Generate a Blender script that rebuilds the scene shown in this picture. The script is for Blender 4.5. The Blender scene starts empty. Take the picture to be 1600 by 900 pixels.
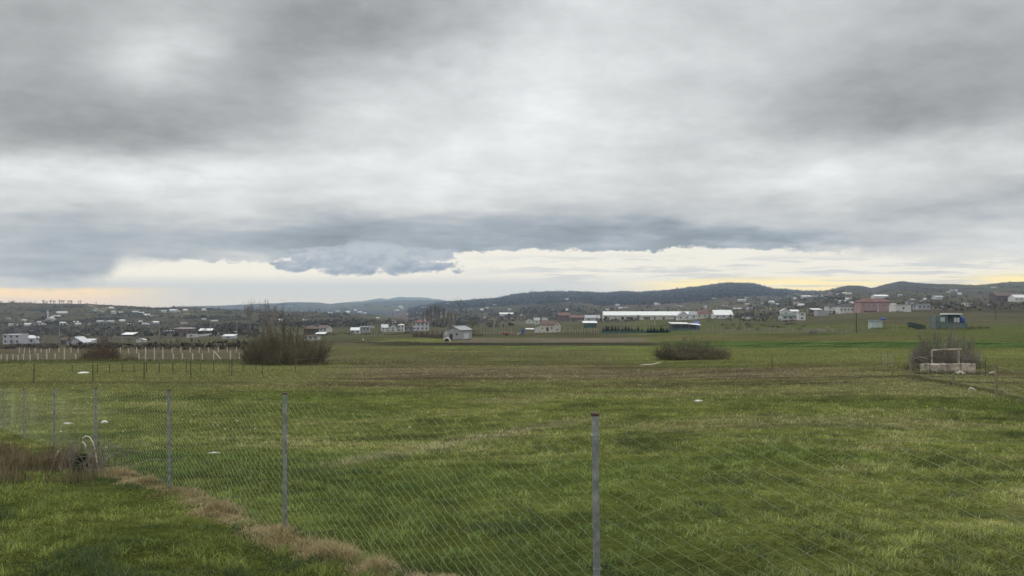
import bpy, math, random
import numpy as np
R = math.radians
random.seed(7); RNG = np.random.default_rng(7)
sc = bpy.context.scene
COL = sc.collection
F = 1200.0      # focal length in pixels of a 1600 wide picture
HZ = 480.0      # picture row of the true horizon

# ------------------------------------------------------------------ camera
cam = bpy.data.objects.new('camera', bpy.data.cameras.new('camera'))
COL.objects.link(cam); sc.camera = cam
cam.data.sensor_width = 36; cam.data.lens = 27.0
cam.data.shift_y = (HZ - 450) / 1600
cam.rotation_euler = (R(90), 0, 0); cam.location = (0, 0, 0)
cam.data.clip_start = 0.05; cam.data.clip_end = 60000
sc.view_settings.view_transform = 'Standard'; sc.view_settings.look = 'None'
sc.view_settings.exposure = 0.15; sc.view_settings.gamma = 1.0
sc.view_settings.use_curve_mapping = False
sc.render.engine = 'CYCLES'
sc.cycles.use_denoising = True
sc.cycles.max_bounces = 4; sc.cycles.diffuse_bounces = 2; sc.cycles.glossy_bounces = 2
sc.cycles.volume_bounces = 0; sc.cycles.transparent_max_bounces = 4

# ------------------------------------------------------------------ sky
SUN_EL, SUN_AZ = R(38), R(-35)       # azimuth from +Y towards +X
sun = bpy.data.objects.new('sun', bpy.data.lights.new('sun', 'SUN')); COL.objects.link(sun)
sun.data.energy = 0.8; sun.data.angle = R(25); sun.data.color = (1.0, 0.95, 0.88)
sun.rotation_euler = (R(90) - SUN_EL, 0, -SUN_AZ + math.pi)
world = bpy.data.worlds.new('World'); sc.world = world; world.use_nodes = True
WT = world.node_tree; WT.nodes.clear()
BG_STRENGTH = 0.1

class S:
    """a float socket with arithmetic"""
    def __init__(s, k): s.k = k
    @staticmethod
    def m(op, *a, clamp=False):
        n = WT.nodes.new('ShaderNodeMath'); n.operation = op; n.use_clamp = clamp
        for i, v in enumerate(a):
            if isinstance(v, S): WT.links.new(v.k, n.inputs[i])
            else: n.inputs[i].default_value = v
        return S(n.outputs[0])
    def __add__(s, o): return S.m('ADD', s, o)
    __radd__ = __add__
    def __sub__(s, o): return S.m('SUBTRACT', s, o)
    def __rsub__(s, o): return S.m('SUBTRACT', o, s)
    def __mul__(s, o): return S.m('MULTIPLY', s, o)
    __rmul__ = __mul__
    def __truediv__(s, o): return S.m('DIVIDE', s, o)
    def __pow__(s, o): return S.m('POWER', s, o)
def step(v, a, b):
    n = WT.nodes.new('ShaderNodeMapRange'); n.interpolation_type = 'SMOOTHSTEP'
    for i, x in enumerate((v, a, b, 0.0, 1.0)):
        if isinstance(x, S): WT.links.new(x.k, n.inputs[i])
        else: n.inputs[i].default_value = x
    return S(n.outputs[0])
def vec(x, y, z=0.0):
    n = WT.nodes.new('ShaderNodeCombineXYZ')
    for i, v in enumerate((x, y, z)):
        if isinstance(v, S): WT.links.new(v.k, n.inputs[i])
        else: n.inputs[i].default_value = v
    return n.outputs[0]
def noise(v, scale, detail=5, rough=0.55, dist=0.0):
    n = WT.nodes.new('ShaderNodeTexNoise'); n.noise_dimensions = '3D'
    WT.links.new(v, n.inputs['Vector'])
    n.inputs['Scale'].default_value = scale; n.inputs['Detail'].default_value = detail
    n.inputs['Roughness'].default_value = rough; n.inputs['Distortion'].default_value = dist
    return S(n.outputs[0])
def lin(c): return tuple((x / 255 / 12.92) if x / 255 <= .04045 else ((x / 255 + .055) / 1.055) ** 2.4 for x in c)
def colour(c):
    n = WT.nodes.new('ShaderNodeRGB'); n.outputs[0].default_value = (*lin(c), 1); return n.outputs[0]
def mix(f, a, b, blend='MIX'):
    n = WT.nodes.new('ShaderNodeMix'); n.data_type = 'RGBA'; n.blend_type = blend
    if isinstance(f, S): WT.links.new(f.k, n.inputs[0])
    else: n.inputs[0].default_value = f
    for i, v in ((6, a), (7, b)):
        if isinstance(v, tuple): n.inputs[i].default_value = (*v, 1)
        else: WT.links.new(v, n.inputs[i])
    return n.outputs[2]
def curve(v, pts, lo, hi, ylo, yhi):
    """piecewise linear function of v"""
    n = WT.nodes.new('ShaderNodeFloatCurve'); c = n.mapping.curves[0]
    P = [((x - lo) / (hi - lo), (y - ylo) / (yhi - ylo)) for x, y in pts]
    c.points[0].location = P[0]; c.points[1].location = P[-1]
    for p in P[1:-1]: c.points.new(*p)
    for p in c.points: p.handle_type = 'VECTOR'
    n.mapping.update()
    WT.links.new(((v - lo) / (hi - lo)).k, n.inputs['Value'])
    return S(n.outputs[0]) * (yhi - ylo) + ylo

tc = WT.nodes.new('ShaderNodeTexCoord')
sep = WT.nodes.new('ShaderNodeSeparateXYZ'); WT.links.new(tc.outputs['Generated'], sep.inputs[0])
DX, DY, DZ = S(sep.outputs[0]), S(sep.outputs[1]), S(sep.outputs[2])
fy = S.m('MAXIMUM', DY, 0.15)
U = 800 + 1200 * (DX / fy)                     # bearing, in the units the layout below was noted in
Y = 480 - 1200 * (DZ / fy)                     # height above the horizon likewise, growing downwards
zc = S.m('MAXIMUM', DZ, 0.0) + 0.13
Q = vec(DX / zc, DY / zc)                      # position on the cloud ceiling
w1 = noise(Q, 1.1, 4) - 0.5
QB = vec(DX / zc + 7.3, DY / zc - 3.1)
w2 = noise(QB, 1.3, 4) - 0.5
UV = vec(U / 100, Y / 55)
w3 = noise(UV, 1.0, 7, 0.62) - 0.5
w4 = noise(vec(U / 100 + 9.1, Y / 55 + 4.4), 1.0, 6, 0.6) - 0.5
Uw = U + w1 * 260 + w4 * 60
Yw = Y + w2 * 110 + w3 * 22
def bump(u, y, px, py, sx, sy):
    a = (u - px) / sx; b = (y - py) / sy
    return S.m('EXPONENT', (a * a + b * b) * -0.5)
L = S.m('ADD', 203.0, 0.0)
for px, py, sx, sy, amp in [
    (40, 10, 260, 80, -34), (130, 185, 190, 46, -52), (40, 110, 120, 60, -18), (255, 95, 55, 45, 30), (340, 195, 120, 35, -18),
    (480, 45, 110, 65, -40), (420, 120, 60, 40, -20), (660, 20, 120, 60, -30), (740, 190, 180, 90, 20),
    (160, 268, 240, 20, 24), (520, 285, 200, 25, 8), (900, 70, 120, 90, 6), (1580, 60, 170, 90, -42), (1430, 180, 150, 48, -36),
    (1280, 130, 100, 60, -14), (1570, 222, 110, 24, 22), (1320, 275, 130, 24, 20), (1080, 300, 160, 40, -6), (1570, 288, 70, 20, -26),
    (150, 378, 220, 20, -30), (60, 345, 150, 14, -16), (450, 372, 120, 20, -26), (850, 374, 230, 17, -44), (1180, 376, 120, 12, -36),
    (900, 338, 260, 26, -14), (1400, 332, 130, 12, -18), (90, 425, 200, 20, -34), (1480, 378, 150, 22, -10), (600, 350, 200, 14, -10), (688, 397, 26, 9, -38), (520, 384, 60, 9, -22)]:
    L = L + bump(Uw, Yw, px, py, sx, sy) * float(amp)
strk = noise(vec(U / 230 + 5, Y / 15), 1.0, 6, 0.6) - 0.5
L = L + w1 * 22 + (noise(Q, 3.2, 10, 0.64) - 0.5) * 46 + w3 * 20 + strk * 18 * step(Y, 230, 360) + (noise(vec(U / 250 + 2, Y / 120 + w1 * 0.7), 1.0, 10, 0.62) - 0.5) * 50
# an overcast sky grows brighter towards the zenith, above what the picture shows
Ld = (S.m('MAXIMUM', L, 60.0) / 255) ** 2.2
Ld = Ld * (1 + 2.4 * step(DZ, 0.42, 1.0))
deck_tint = mix(step(Y, 250, 380) * step(L, 205, 150), (0.965, 1.0, 1.012), (0.86, 0.99, 1.14))
deck = mix(1.0, deck_tint, vec(Ld, Ld, Ld), 'MULTIPLY')
# back layer seen through the break above the horizon
cream = colour((232, 231, 221)); 
st = noise(vec(U / 130, Y / 11.0), 1.0, 7, 0.62)
st2 = noise(vec(U / 320 + 3, Y / 11.0), 1.0, 4, 0.55)
back = mix(step(Y, 425, 448) * step(U, 1150, 800) * 0.9, cream, colour((186, 195, 202)))
back = mix(step(Y, 458, 472) * 0.6, back, colour((206, 206, 196)))
back = mix(step(st, 0.47, 0.58) * step(U, 640, 900) * step(Y, 392, 412) * 0.85, back, colour((196, 200, 203)))
back = mix(step(Y, 428, 442) * step(st2, 0.36, 0.50) * step(U, 940, 1100), back, colour((253, 238, 172)))
back = mix(bump(U, Y, 1590, 438, 45, 7) , back, colour((255, 240, 165)))
back = mix(step(Y, 446 + w3 * 6, 454 + w3 * 6) * step(U, 340, 90), back, colour((250, 224, 160)))
back = mix(step(st, 0.52, 0.66) * step(U, 300, 100) * 0.5, back, colour((205, 196, 186)))
base = curve(U, [(-400, 455), (0, 444), (110, 445), (165, 438), (195, 408), (300, 404), (430, 408), (470, 402), (640, 404), (695, 402),
                 (712, 393), (1000, 391), (1045, 390), (1062, 387), (1100, 386), (1130, 389), (1300, 391), (1600, 405), (2000, 415)], -400, 2000, 350, 480)
edge = noise(vec(U / 62, Y / 30), 2.1, 9, 0.68) - 0.5
soft = 2.0 + step(U, 1150, 1500) * 16 + step(U, 330, 170) * 16
mdeck = step((base + w3 * 30 + edge * 30 - Y) / soft, -1.0, 1.0)
sky = mix(mdeck, back, deck)
# a heap of cumulus hanging below the deck
fld = edge * 1.2 + 0.0
for px, py, sx, sy, a in [(465, 414, 36, 11, .9), (545, 410, 60, 17, 1.0), (640, 416, 62, 11, .95), (668, 398, 34, 10, .95), (585, 392, 60, 14, .9),
                          (715, 424, 13, 5.5, .75), (500, 396, 60, 12, .8), (612, 404, 50, 14, 1.0)]:
    fld = S.m('MAXIMUM', fld, edge * 1.2 + bump(U + w4 * 70, Y + w3 * 30 + edge * 10, px, py, sx, sy) * a)
mcum = step(fld, 0.42, 0.62)
cl = step(Y + w3 * 60 + edge * 130, 446, 382)
cum = mix(cl, colour((124, 140, 162)), colour((176, 184, 193)))
sky = mix(mcum * 0.95 * step(Y + w3 * 30, 366, 396), sky, cum)
nish = WT.nodes.new('ShaderNodeTexSky'); nish.sky_type = 'NISHITA'; nish.sun_disc = False
nish.sun_elevation = SUN_EL; nish.sun_rotation = SUN_AZ
skym = mix(1.0, sky, (1 / BG_STRENGTH, 1 / BG_STRENGTH, 1 / BG_STRENGTH), 'MULTIPLY')
fin = mix(0.97, nish.outputs[0], skym)
bg = WT.nodes.new('ShaderNodeBackground'); bg.inputs['Strength'].default_value = BG_STRENGTH
WT.links.new(fin, bg.inputs['Color'])
wo = WT.nodes.new('ShaderNodeOutputWorld'); WT.links.new(bg.outputs[0], wo.inputs['Surface'])
world.cycles.sampling_method = 'MANUAL'; world.cycles.sample_map_resolution = 512

# ------------------------------------------------------------------ numpy noise
def vhash(i, j, s=0):
    h = (i.astype(np.int64) * 374761393 + j.astype(np.int64) * 668265263 + s * 974711) & 0xffffffff
    h = ((h ^ (h >> 13)) * 1274126177) & 0xffffffff
    return ((h ^ (h >> 16)) & 0xffff) / 65535.0
def vnoise(x, y, s=0):
    x = np.asarray(x, float); y = np.asarray(y, float)
    i = np.floor(x); j = np.floor(y); u = x - i; v = y - j
    u = u * u * (3 - 2 * u); v = v * v * (3 - 2 * v)
    a = vhash(i, j, s); b = vhash(i + 1, j, s); c = vhash(i, j + 1, s); d = vhash(i + 1, j + 1, s)
    return a + (b - a) * u + (c - a) * v + (a - b - c + d) * u * v
def fbm(x, y, o=4, s=0):
    t = 0; a = .5; n = 0
    for k in range(o):
        t = t + a * vnoise(x * 2 ** k + 17 * k, y * 2 ** k - 11 * k, s + k); n += a; a *= .5
    return t / n
def sst(v, a, b):
    t = np.clip((v - a) / (b - a), 0, 1); return t * t * (3 - 2 * t)

# ------------------------------------------------------------------ terrain heights
DEP = np.array([0.3, 3, 4.7, 8.2, 11.3, 14.8, 18.6, 22.3, 26, 35, 48, 60, 90, 150, 200, 300, 450, 700, 900, 1400, 20000.])
PXC = np.array([-400, 0, 200, 400, 600, 800, 1000, 1200, 1400, 1600, 2000.])
nearL = [-1.97, -2.02, -2.14, -2.42, -2.65, -3.0, -3.42, -3.83, -4.2]
nearR = [-1.97, -2.02, -2.14, -2.36, -2.58, -2.85, -3.15, -3.45, -3.75]
FAR = {-400: [632, 600, 585, 566, 556, 550, 545, 541, 528, 518], 0: [632, 600, 582, 563, 552, 548, 544, 539.5, 527, 515],
       200: [632, 600, 582, 563, 551, 546, 541, 536, 522, 513], 400: [632, 602, 584, 564, 550, 542, 534, 526, 516, 510],
       600: [634, 604, 588, 563, 546, 538, 526, 518, 511, 506], 800: [632, 604, 586, 563, 546, 537, 525, 517, 509, 505],
       1000: [628, 602, 584, 561, 543, 533, 520, 510, 500, 497], 1200: [626, 598, 580, 559, 539, 527, 514, 503, 493, 489],
       1400: [622, 594, 576, 554, 532, 517, 502, 491.5, 485, 483], 1600: [622, 597, 580, 556, 530, 514, 501, 490, 484, 483],
       2000: [622, 597, 580, 556, 530, 512, 498, 488, 484, 483]}
TZ = np.zeros((len(PXC), len(DEP)))
for a, p in enumerate(PXC):
    t = min(1, max(0, (p - 700) / 500))
    TZ[a, :9] = [l + (r - l) * t for l, r in zip(nearL, nearR)]
    ys = FAR[int(p)]
    TZ[a, 9:19] = [-(y - HZ) / F * d for y, d in zip(ys, DEP[9:19])]
    TZ[a, 19] = TZ[a, 18] - 4; TZ[a, 20] = -40
LD = np.log(DEP)
def base_z(px, d):
    px = np.clip(px, PXC[0], PXC[-1]); l = np.log(np.clip(d, DEP[0], DEP[-1]))
    i = np.clip(np.searchsorted(PXC, px) - 1, 0, len(PXC) - 2); j = np.clip(np.searchsorted(LD, l) - 1, 0, len(LD) - 2)
    u = (px - PXC[i]) / (PXC[i + 1] - PXC[i]); u = u * u * (3 - 2 * u); v = (l - LD[j]) / (LD[j + 1] - LD[j])
    return (TZ[i, j] * (1 - u) + TZ[i + 1, j] * u) * (1 - v) + (TZ[i, j + 1] * (1 - u) + TZ[i + 1, j + 1] * u) * v
HILLS = {
 'village': dict(F=700, D=1500, foot=[(-800, 532), (0, 526), (200, 521), (400, 515), (520, 511), (700, 508)],
   sky=[(-1200, 460), (-400, 468), (0, 473), (60, 474), (130, 474.5), (200, 478), (240, 480.5), (270, 480.5), (300, 479.5), (330, 481.5), (400, 485.5), (500, 487.5), (560, 491), (650, 500), (700, 509)], r=(-1200, 700)),
 'blue': dict(F=2000, D=5200, foot=[(0, 500), (1000, 500)],
   sky=[(100, 495), (230, 482), (280, 478.5), (330, 478), (380, 476), (400, 474.5), (430, 473.8), (455, 472), (495, 472.5), (515, 475), (535, 473), (560, 473.2), (590, 471), (610, 469.5), (640, 469), (665, 469), (690, 470), (710, 473), (740, 477), (900, 490)], r=(100, 900)),
 'mountain': dict(F=5600, D=8000, foot=[(400, 488), (900, 488)],
   sky=[(450, 485), (530, 474), (545, 471.5), (565, 470.5), (580, 468.5), (595, 465.8), (605, 467.5), (618, 465), (624, 463.3), (632, 464.3), (665, 465), (680, 467), (700, 470), (730, 474), (850, 485)], r=(450, 850)),
 'forest': dict(F=900, D=3200, foot=[(600, 507), (800, 504), (1000, 498), (1200, 491), (1400, 488)],
   sky=[(580, 500), (640, 482), (690, 473), (705, 471), (730, 470), (740, 468.5), (770, 467.5), (785, 464), (800, 460.7), (830, 457), (870, 455.7), (900, 455.5), (940, 457.7), (960, 457), (975, 455.5), (1000, 457), (1050, 453), (1100, 447), (1130, 442.5), (1150, 442), (1180, 444), (1195, 448), (1205, 451), (1230, 452.5), (1255, 455), (1300, 456), (1500, 462)], r=(580, 1500)),
 'farm': dict(F=450, D=2400, foot=[(900, 512), (1100, 506), (1200, 503), (1400, 491), (1600, 490), (2400, 488)],
   sky=[(1000, 505), (1080, 485), (1150, 469), (1250, 458), (1290, 454), (1310, 449.5), (1325, 446), (1340, 446), (1350, 447.5), (1360, 449.5), (1368, 449), (1380, 445), (1400, 440.5), (1412, 439.3), (1430, 441.5), (1450, 443), (1480, 444), (1500, 444), (1525, 445.5), (1550, 443), (1575, 440.8), (1600, 440), (1800, 436), (2400, 436), (3000, 440)], r=(1000, 3000)),
}
def hill_z(k, px, d):
    h = HILLS[k]
    sx, sy = zip(*h['sky']); fx, fyy = zip(*h['foot'])
    ys = np.interp(px, sx, sy); yf = np.interp(px, fx, fyy)
    t = np.log(np.maximum(d, 1) / h['F']) / math.log(h['D'] / h['F'])
    tt = np.clip(t, 0, 1)
    x = px * d / F
    y = yf + (ys - yf) * (tt * 0.75 + 0.25 * tt * tt * (3 - 2 * tt))
    amp = 4.0 * tt * (1 - tt) + 0.35
    y = y - (fbm(px / 45.0, np.log(np.maximum(d, 1)) * 7, 3, 5) - .5) * amp * 2.2 * np.clip(1.0 - tt, 0.0, 1) - (vnoise(px / 5.0, px * 0, 9) - .5) * 0.7
    z = -(y - HZ) / F * np.minimum(d, h['D'])
    z = z - np.maximum(d - h['D'], 0) * 0.12
    z = np.where(t < 0, z - (h['F'] - d) * 0.15, z)
    z = np.where((px < h['r'][0]) | (px > h['r'][1]), -400, z)
    return z
def ground_z(x, y):
    y = np.maximum(np.asarray(y, float), 0.3); px = 800 + F * x / y
    z = base_z(px, y)
    a = np.clip(y / 60, 0.35, 1) 
    z = z + (fbm(x / 2.3, y / 2.3, 3, 3) - .5) * 0.09 * np.clip(y / 8, .4, 1) + (fbm(x / 14., y / 9., 2, 4) - .5) * 0.22 * np.clip((y - 12) / 40, 0, 1)
    return z
def top_z(px, d):
    x = (px - 800) / F * d
    z = ground_z(x, d)
    for k in HILLS: z = np.maximum(z, hill_z(k, px, d))
    return z
DS = np.exp(np.linspace(math.log(2.5), math.log(14000), 5200))
def at(px, y, dmin=0):
    """the spot of ground first met in that direction"""
    z = top_z(np.full_like(DS, px), DS)
    ok = (z >= -(y - HZ) / F * DS) & (DS > dmin)
    i = int(np.argmax(ok)) if ok.any() else len(DS) - 1
    d = float(DS[i]); return ((px - 800) / F * d, d, float(z[i]))
def spot(px, d):
    x = (px - 800) / F * d
    return (x, d, float(top_z(np.array([px], float), np.array([d], float))[0]))

# ------------------------------------------------------------------ mesh helpers
class MB:
    def __init__(s): s.v = []; s.f = []
    def add(s, vs, fs):
        n = len(s.v); s.v += [tuple(p) for p in vs]; s.f += [tuple(i + n for i in q) for q in fs]; return s
    def box(s, x0, x1, y0, y1, z0, z1):
        return s.add([(x0, y0, z0), (x1, y0, z0), (x1, y1, z0), (x0, y1, z0), (x0, y0, z1), (x1, y0, z1), (x1, y1, z1), (x0, y1, z1)],
                     [(3, 2, 1, 0), (4, 5, 6, 7), (0, 1, 5, 4), (1, 2, 6, 5), (2, 3, 7, 6), (3, 0, 4, 7)])
    def slab(s, pts, t):
        p = np.array(pts, float); n = np.cross(p[1] - p[0], p[2] - p[0]); n /= np.linalg.norm(n)
        if n[2] < 0: n = -n
        k = len(p); q = p + n * t
        fs = [tuple(range(k - 1, -1, -1)), tuple(range(k, 2 * k))] + [(i, (i + 1) % k, k + (i + 1) % k, k + i) for i in range(k)]
        return s.add(list(p) + list(q), fs)
    def tube(s, pts, rad, n=5, cap=True):
        P = [np.array(p, float) for p in pts]; m = len(P)
        if not hasattr(rad, '__len__'): rad = [rad] * m
        vs = []
        for i in range(m):
            t = P[min(i + 1, m - 1)] - P[max(i - 1, 0)]; t /= (np.linalg.norm(t) + 1e-9)
            a = np.cross(t, (0, 0, 1.) if abs(t[2]) < .9 else (1., 0, 0)); a /= np.linalg.norm(a); b = np.cross(t, a)
            for k in range(n):
                w = 2 * math.pi * k / n
                vs.append(P[i] + rad[i] * (a * math.cos(w) + b * math.sin(w)))
        fs = [(i * n + k, i * n + (k + 1) % n, (i + 1) * n + (k + 1) % n, (i + 1) * n + k) for i in range(m - 1) for k in range(n)]
        if cap and n > 2: fs += [tuple(range(n - 1, -1, -1)), tuple((m - 1) * n + k for k in range(n))]
        return s.add(vs, fs)
    def lathe(s, prof, n=16, c=(0, 0)):
        m = len(prof)
        vs = [(c[0] + r * math.cos(2 * math.pi * k / n), c[1] + r * math.sin(2 * math.pi * k / n), z) for r, z in prof for k in range(n)]
        fs = [(i * n + k, i * n + (k + 1) % n, (i + 1) * n + (k + 1) % n, (i + 1) * n + k) for i in range(m - 1) for k in range(n)]
        fs += [tuple(range(n - 1, -1, -1)), tuple((m - 1) * n + k for k in range(n))]
        return s.add(vs, fs)
def link(name, me, m, parent=None):
    o = bpy.data.objects.new(name, me); COL.objects.link(o)
    if m and not me.materials: me.materials.append(m)
    if parent: o.parent = parent
    return o
def obj(name, mb, m, parent=None, smooth=False):
    me = bpy.data.meshes.new(name); me.from_pydata(mb.v, [], mb.f); me.update()
    if smooth: me.shade_smooth()
    return link(name, me, m, parent)
def raw(name, V, Fc, m, parent=None, cols=None, smooth=False):
    """mesh from arrays: V (n,3), Fc (k,3 or 4)"""
    me = bpy.data.meshes.new(name); V = np.asarray(V, np.float32); Fc = np.asarray(Fc, np.int32)
    me.vertices.add(len(V)); me.vertices.foreach_set('co', V.ravel())
    k = Fc.shape[1]; me.loops.add(Fc.size); me.loops.foreach_set('vertex_index', Fc.ravel())
    me.polygons.add(len(Fc)); me.polygons.foreach_set('loop_start', np.arange(0, Fc.size, k, dtype=np.int32))
    me.polygons.foreach_set('loop_total', np.full(len(Fc), k, np.int32))
    if smooth: me.polygons.foreach_set('use_smooth', np.ones(len(Fc), bool))
    me.update(calc_edges=True)
    if cols is not None:
        a = me.color_attributes.new('tone', 'FLOAT_COLOR', 'POINT')
        c = np.ones((len(V), 4), np.float32); c[:, :3] = cols; a.data.foreach_set('color', c.ravel())
    return link(name, me, m, parent)
def tag(o, label=None, cat=None, group=None, kind=None):
    for k, v in (('label', label), ('category', cat), ('group', group), ('kind', kind)):
        if v: o[k] = v
    return o
def thing(name, label, cat, loc=(0, 0, 0), rz=0, group=None):
    o = bpy.data.objects.new(name, None); COL.objects.link(o); o.location = loc; o.rotation_euler = (0, 0, rz)
    o.empty_display_size = 0.2
    return tag(o, label, cat, group)
KIDS = {}
def copy_tree(o, parent=None):
    c = o.copy(); COL.objects.link(c)
    if parent: c.parent = parent
    for ch in list(o.children): copy_tree(ch, c)
    return c

# ------------------------------------------------------------------ materials
def mat(name, c, rough=0.8, var=0.12, scale=3.0, metal=0.0, spec=0.3, c2=None, detail=4, stretch=None, transl=0.0, bump=0.0):
    m = bpy.data.materials.new(name); m.use_nodes = True; nt = m.node_tree; b = nt.nodes['Principled BSDF']
    b.inputs['Roughness'].default_value = rough; b.inputs['Metallic'].default_value = metal
    b.inputs['Specular IOR Level'].default_value = spec
    g = nt.nodes.new('ShaderNodeTexCoord'); n = nt.nodes.new('ShaderNodeTexNoise')
    n.inputs['Scale'].default_value = scale; n.inputs['Detail'].default_value = detail
    src = g.outputs['Object']
    if stretch:
        mp = nt.nodes.new('ShaderNodeMapping'); mp.inputs['Scale'].default_value = stretch
        nt.links.new(src, mp.inputs[0]); src = mp.outputs[0]
    nt.links.new(src, n.inputs['Vector'])
    r = nt.nodes.new('ShaderNodeValToRGB'); e = r.color_ramp.elements
    e[0].position = .3; e[1].position = .72
    lo = tuple(max(0, x * (1 - var)) for x in c); hi = c2 or tuple(min(1, x * (1 + var)) for x in c)
    e[0].color = (*lo, 1); e[1].color = (*hi, 1)
    nt.links.new(n.outputs[0], r.inputs[0]); nt.links.new(r.outputs[0], b.inputs['Base Color'])
    if bump:
        bp = nt.nodes.new('ShaderNodeBump'); bp.inputs['Strength'].default_value = bump
        nt.links.new(n.outputs[0], bp.inputs['Height']); nt.links.new(bp.outputs[0], b.inputs['Normal'])
    return m
def tone_mat(name, gain=1.0, rough=0.9, detail=True, spec=0.15, transl=0.0):
    """colour from the mesh's own 'tone' attribute, broken up by noise in the ground's coordinates"""
    m = bpy.data.materials.new(name); m.use_nodes = True; nt = m.node_tree; b = nt.nodes['Principled BSDF']
    b.inputs['Roughness'].default_value = rough; b.inputs['Specular IOR Level'].default_value = spec
    a = nt.nodes.new('ShaderNodeAttribute'); a.attribute_name = 'tone'
    out = a.outputs['Color']
    if detail:
        g = nt.nodes.new('ShaderNodeNewGeometry')
        for sca, lo, hi in ((0.9, .72, 1.28), (9.0, .6, 1.4), (38.0, .5, 1.5), (0.05, .8, 1.2)):
            n = nt.nodes.new('ShaderNodeTexNoise'); n.inputs['Scale'].default_value = sca; n.inputs['Detail'].default_value = 5
            n.inputs['Roughness'].default_value = .65
            nt.links.new(g.outputs['Position'], n.inputs['Vector'])
            mr = nt.nodes.new('ShaderNodeMapRange'); mr.inputs[1].default_value = .3; mr.inputs[2].default_value = .7
            mr.inputs[3].default_value = lo * gain ** (1 / 3); mr.inputs[4].default_value = hi * gain ** (1 / 3)
            nt.links.new(n.outputs[0], mr.inputs[0])
            vm = nt.nodes.new('ShaderNodeVectorMath'); vm.operation = 'SCALE'
            nt.links.new(out, vm.inputs[0]); nt.links.new(mr.outputs[0], vm.inputs['Scale']); out = vm.outputs[0]
    nt.links.new(out, b.inputs['Base Color'])
    if transl:
        tr = nt.nodes.new('ShaderNodeBsdfTranslucent'); nt.links.new(out, tr.inputs['Color'])
        ms = nt.nodes.new('ShaderNodeMixShader'); ms.inputs[0].default_value = transl
        nt.links.new(b.outputs[0], ms.inputs[1]); nt.links.new(tr.outputs[0], ms.inputs[2])
        nt.links.new(ms.outputs[0], nt.nodes['Material Output'].inputs['Surface'])
    return m
M = dict(
 offwhite=mat('grubby_plaster', (.40, .40, .38), .85, .15, .6),
 white=mat('white_plaster', (.50, .50, .48), .8, .10, .6), cream=mat('cream_plaster', (.50, .47, .39), .8, .1, .6),
 grey=mat('grey_block', (.30, .30, .31), .9, .15, 1.2), pale=mat('pale_grey_plaster', (.47, .47, .49), .85, .12, .7),
 lav=mat('lavender_plaster', (.42, .40, .44), .85, .12, .7), pink=mat('pink_plaster', (.30, .205, .195), .85, .08, .3),
 brick=mat('red_brick', (.15, .085, .07), .9, .2, 2.0), tile=mat('red_roof_tile', (.125, .06, .048), .8, .25, 1.5),
 brown=mat('brown_roof', (.10, .065, .05), .85, .25, 1.5), dark=mat('dark_roof', (.05, .047, .045), .8, .2, 1.0),
 zinc=mat('zinc_roof', (.27, .28, .29), .55, .12, .8, metal=.2), wroof=mat('white_sheet_roof', (.56, .57, .56), .6, .08, .5),
 green=mat('green_sheet', (.055, .085, .068), .7, .25, 1.0), teal=mat('teal_sheet', (.095, .135, .12), .7, .2, 1.0),
 paleblue=mat('pale_blue_panel', (.36, .42, .40), .6, .1, 1.0), navy=mat('dark_navy_board', (.02, .03, .045), .7, .2, 1.0),
 blue=mat('blue_plastic', (.05, .085, .28), .45, .12, 1.0), glass=mat('window_glass', (.03, .034, .04), .3, .2, 2.0, spec=.5),
 wood=mat('weathered_wood', (.20, .16, .11), .9, .3, 6.0), red=mat('red_paint', (.32, .06, .04), .6, .2, 2.0),
 galv=mat('galvanised_steel', (.20, .215, .23), .5, .35, 16.0, metal=.35, spec=.5, c2=(.35, .36, .37)), rust=mat('rusty_cap', (.085, .058, .045), .9, .3, 30),
 wire=mat('coated_wire', (.29, .33, .17), .6, .2, 3.0, spec=.4), darkpost=mat('dark_post', (.045, .042, .04), .8, .2, 5),
 concrete=mat('white_concrete_post', (.50, .47, .40), .9, .15, 4), stone=mat('weathered_concrete', (.30, .235, .175), .95, .6, 1.8, c2=(.58, .50, .40), bump=.4),
 plastic=mat('white_plastic', (.55, .55, .51), .5, .1, 5), tube=mat('pale_cane', (.52, .47, .38), .8, .2, 8),
 twig=mat('bare_twig', (.115, .096, .056), .95, .3, .8), bark=mat('grey_bark', (.12, .10, .085), .95, .3, 2),
 thorn=mat('red_brown_twig', (.11, .072, .052), .95, .3, .8), paletwig=mat('pale_twig', (.20, .17, .14), .95, .3, 1), olivetwig=mat('olive_twig', (.12, .11, .062), .95, .3, 1),
 conifer=mat('dark_conifer', (.018, .034, .022), .9, .3, 2), evergreen=mat('evergreen_leaf', (.05, .082, .028), .8, .3, 6),
 pole=mat('pale_pole', (.30, .29, .25), .8, .1, 2), net=mat('green_netting', (.05, .10, .075), .9, .2, 1),
)
M['ground'] = tone_mat('meadow_ground', 1.0, 1.0, True, 0.0); M['blade'] = tone_mat('grass_blade', 1.0, .9, False, 0.0, .3); M['hill'] = tone_mat('hillside', 1.0, 1.0, True, 0.0)
M['scrub'] = tone_mat('scrub_twigs', 1.0, 1.0, False, 0)

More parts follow.
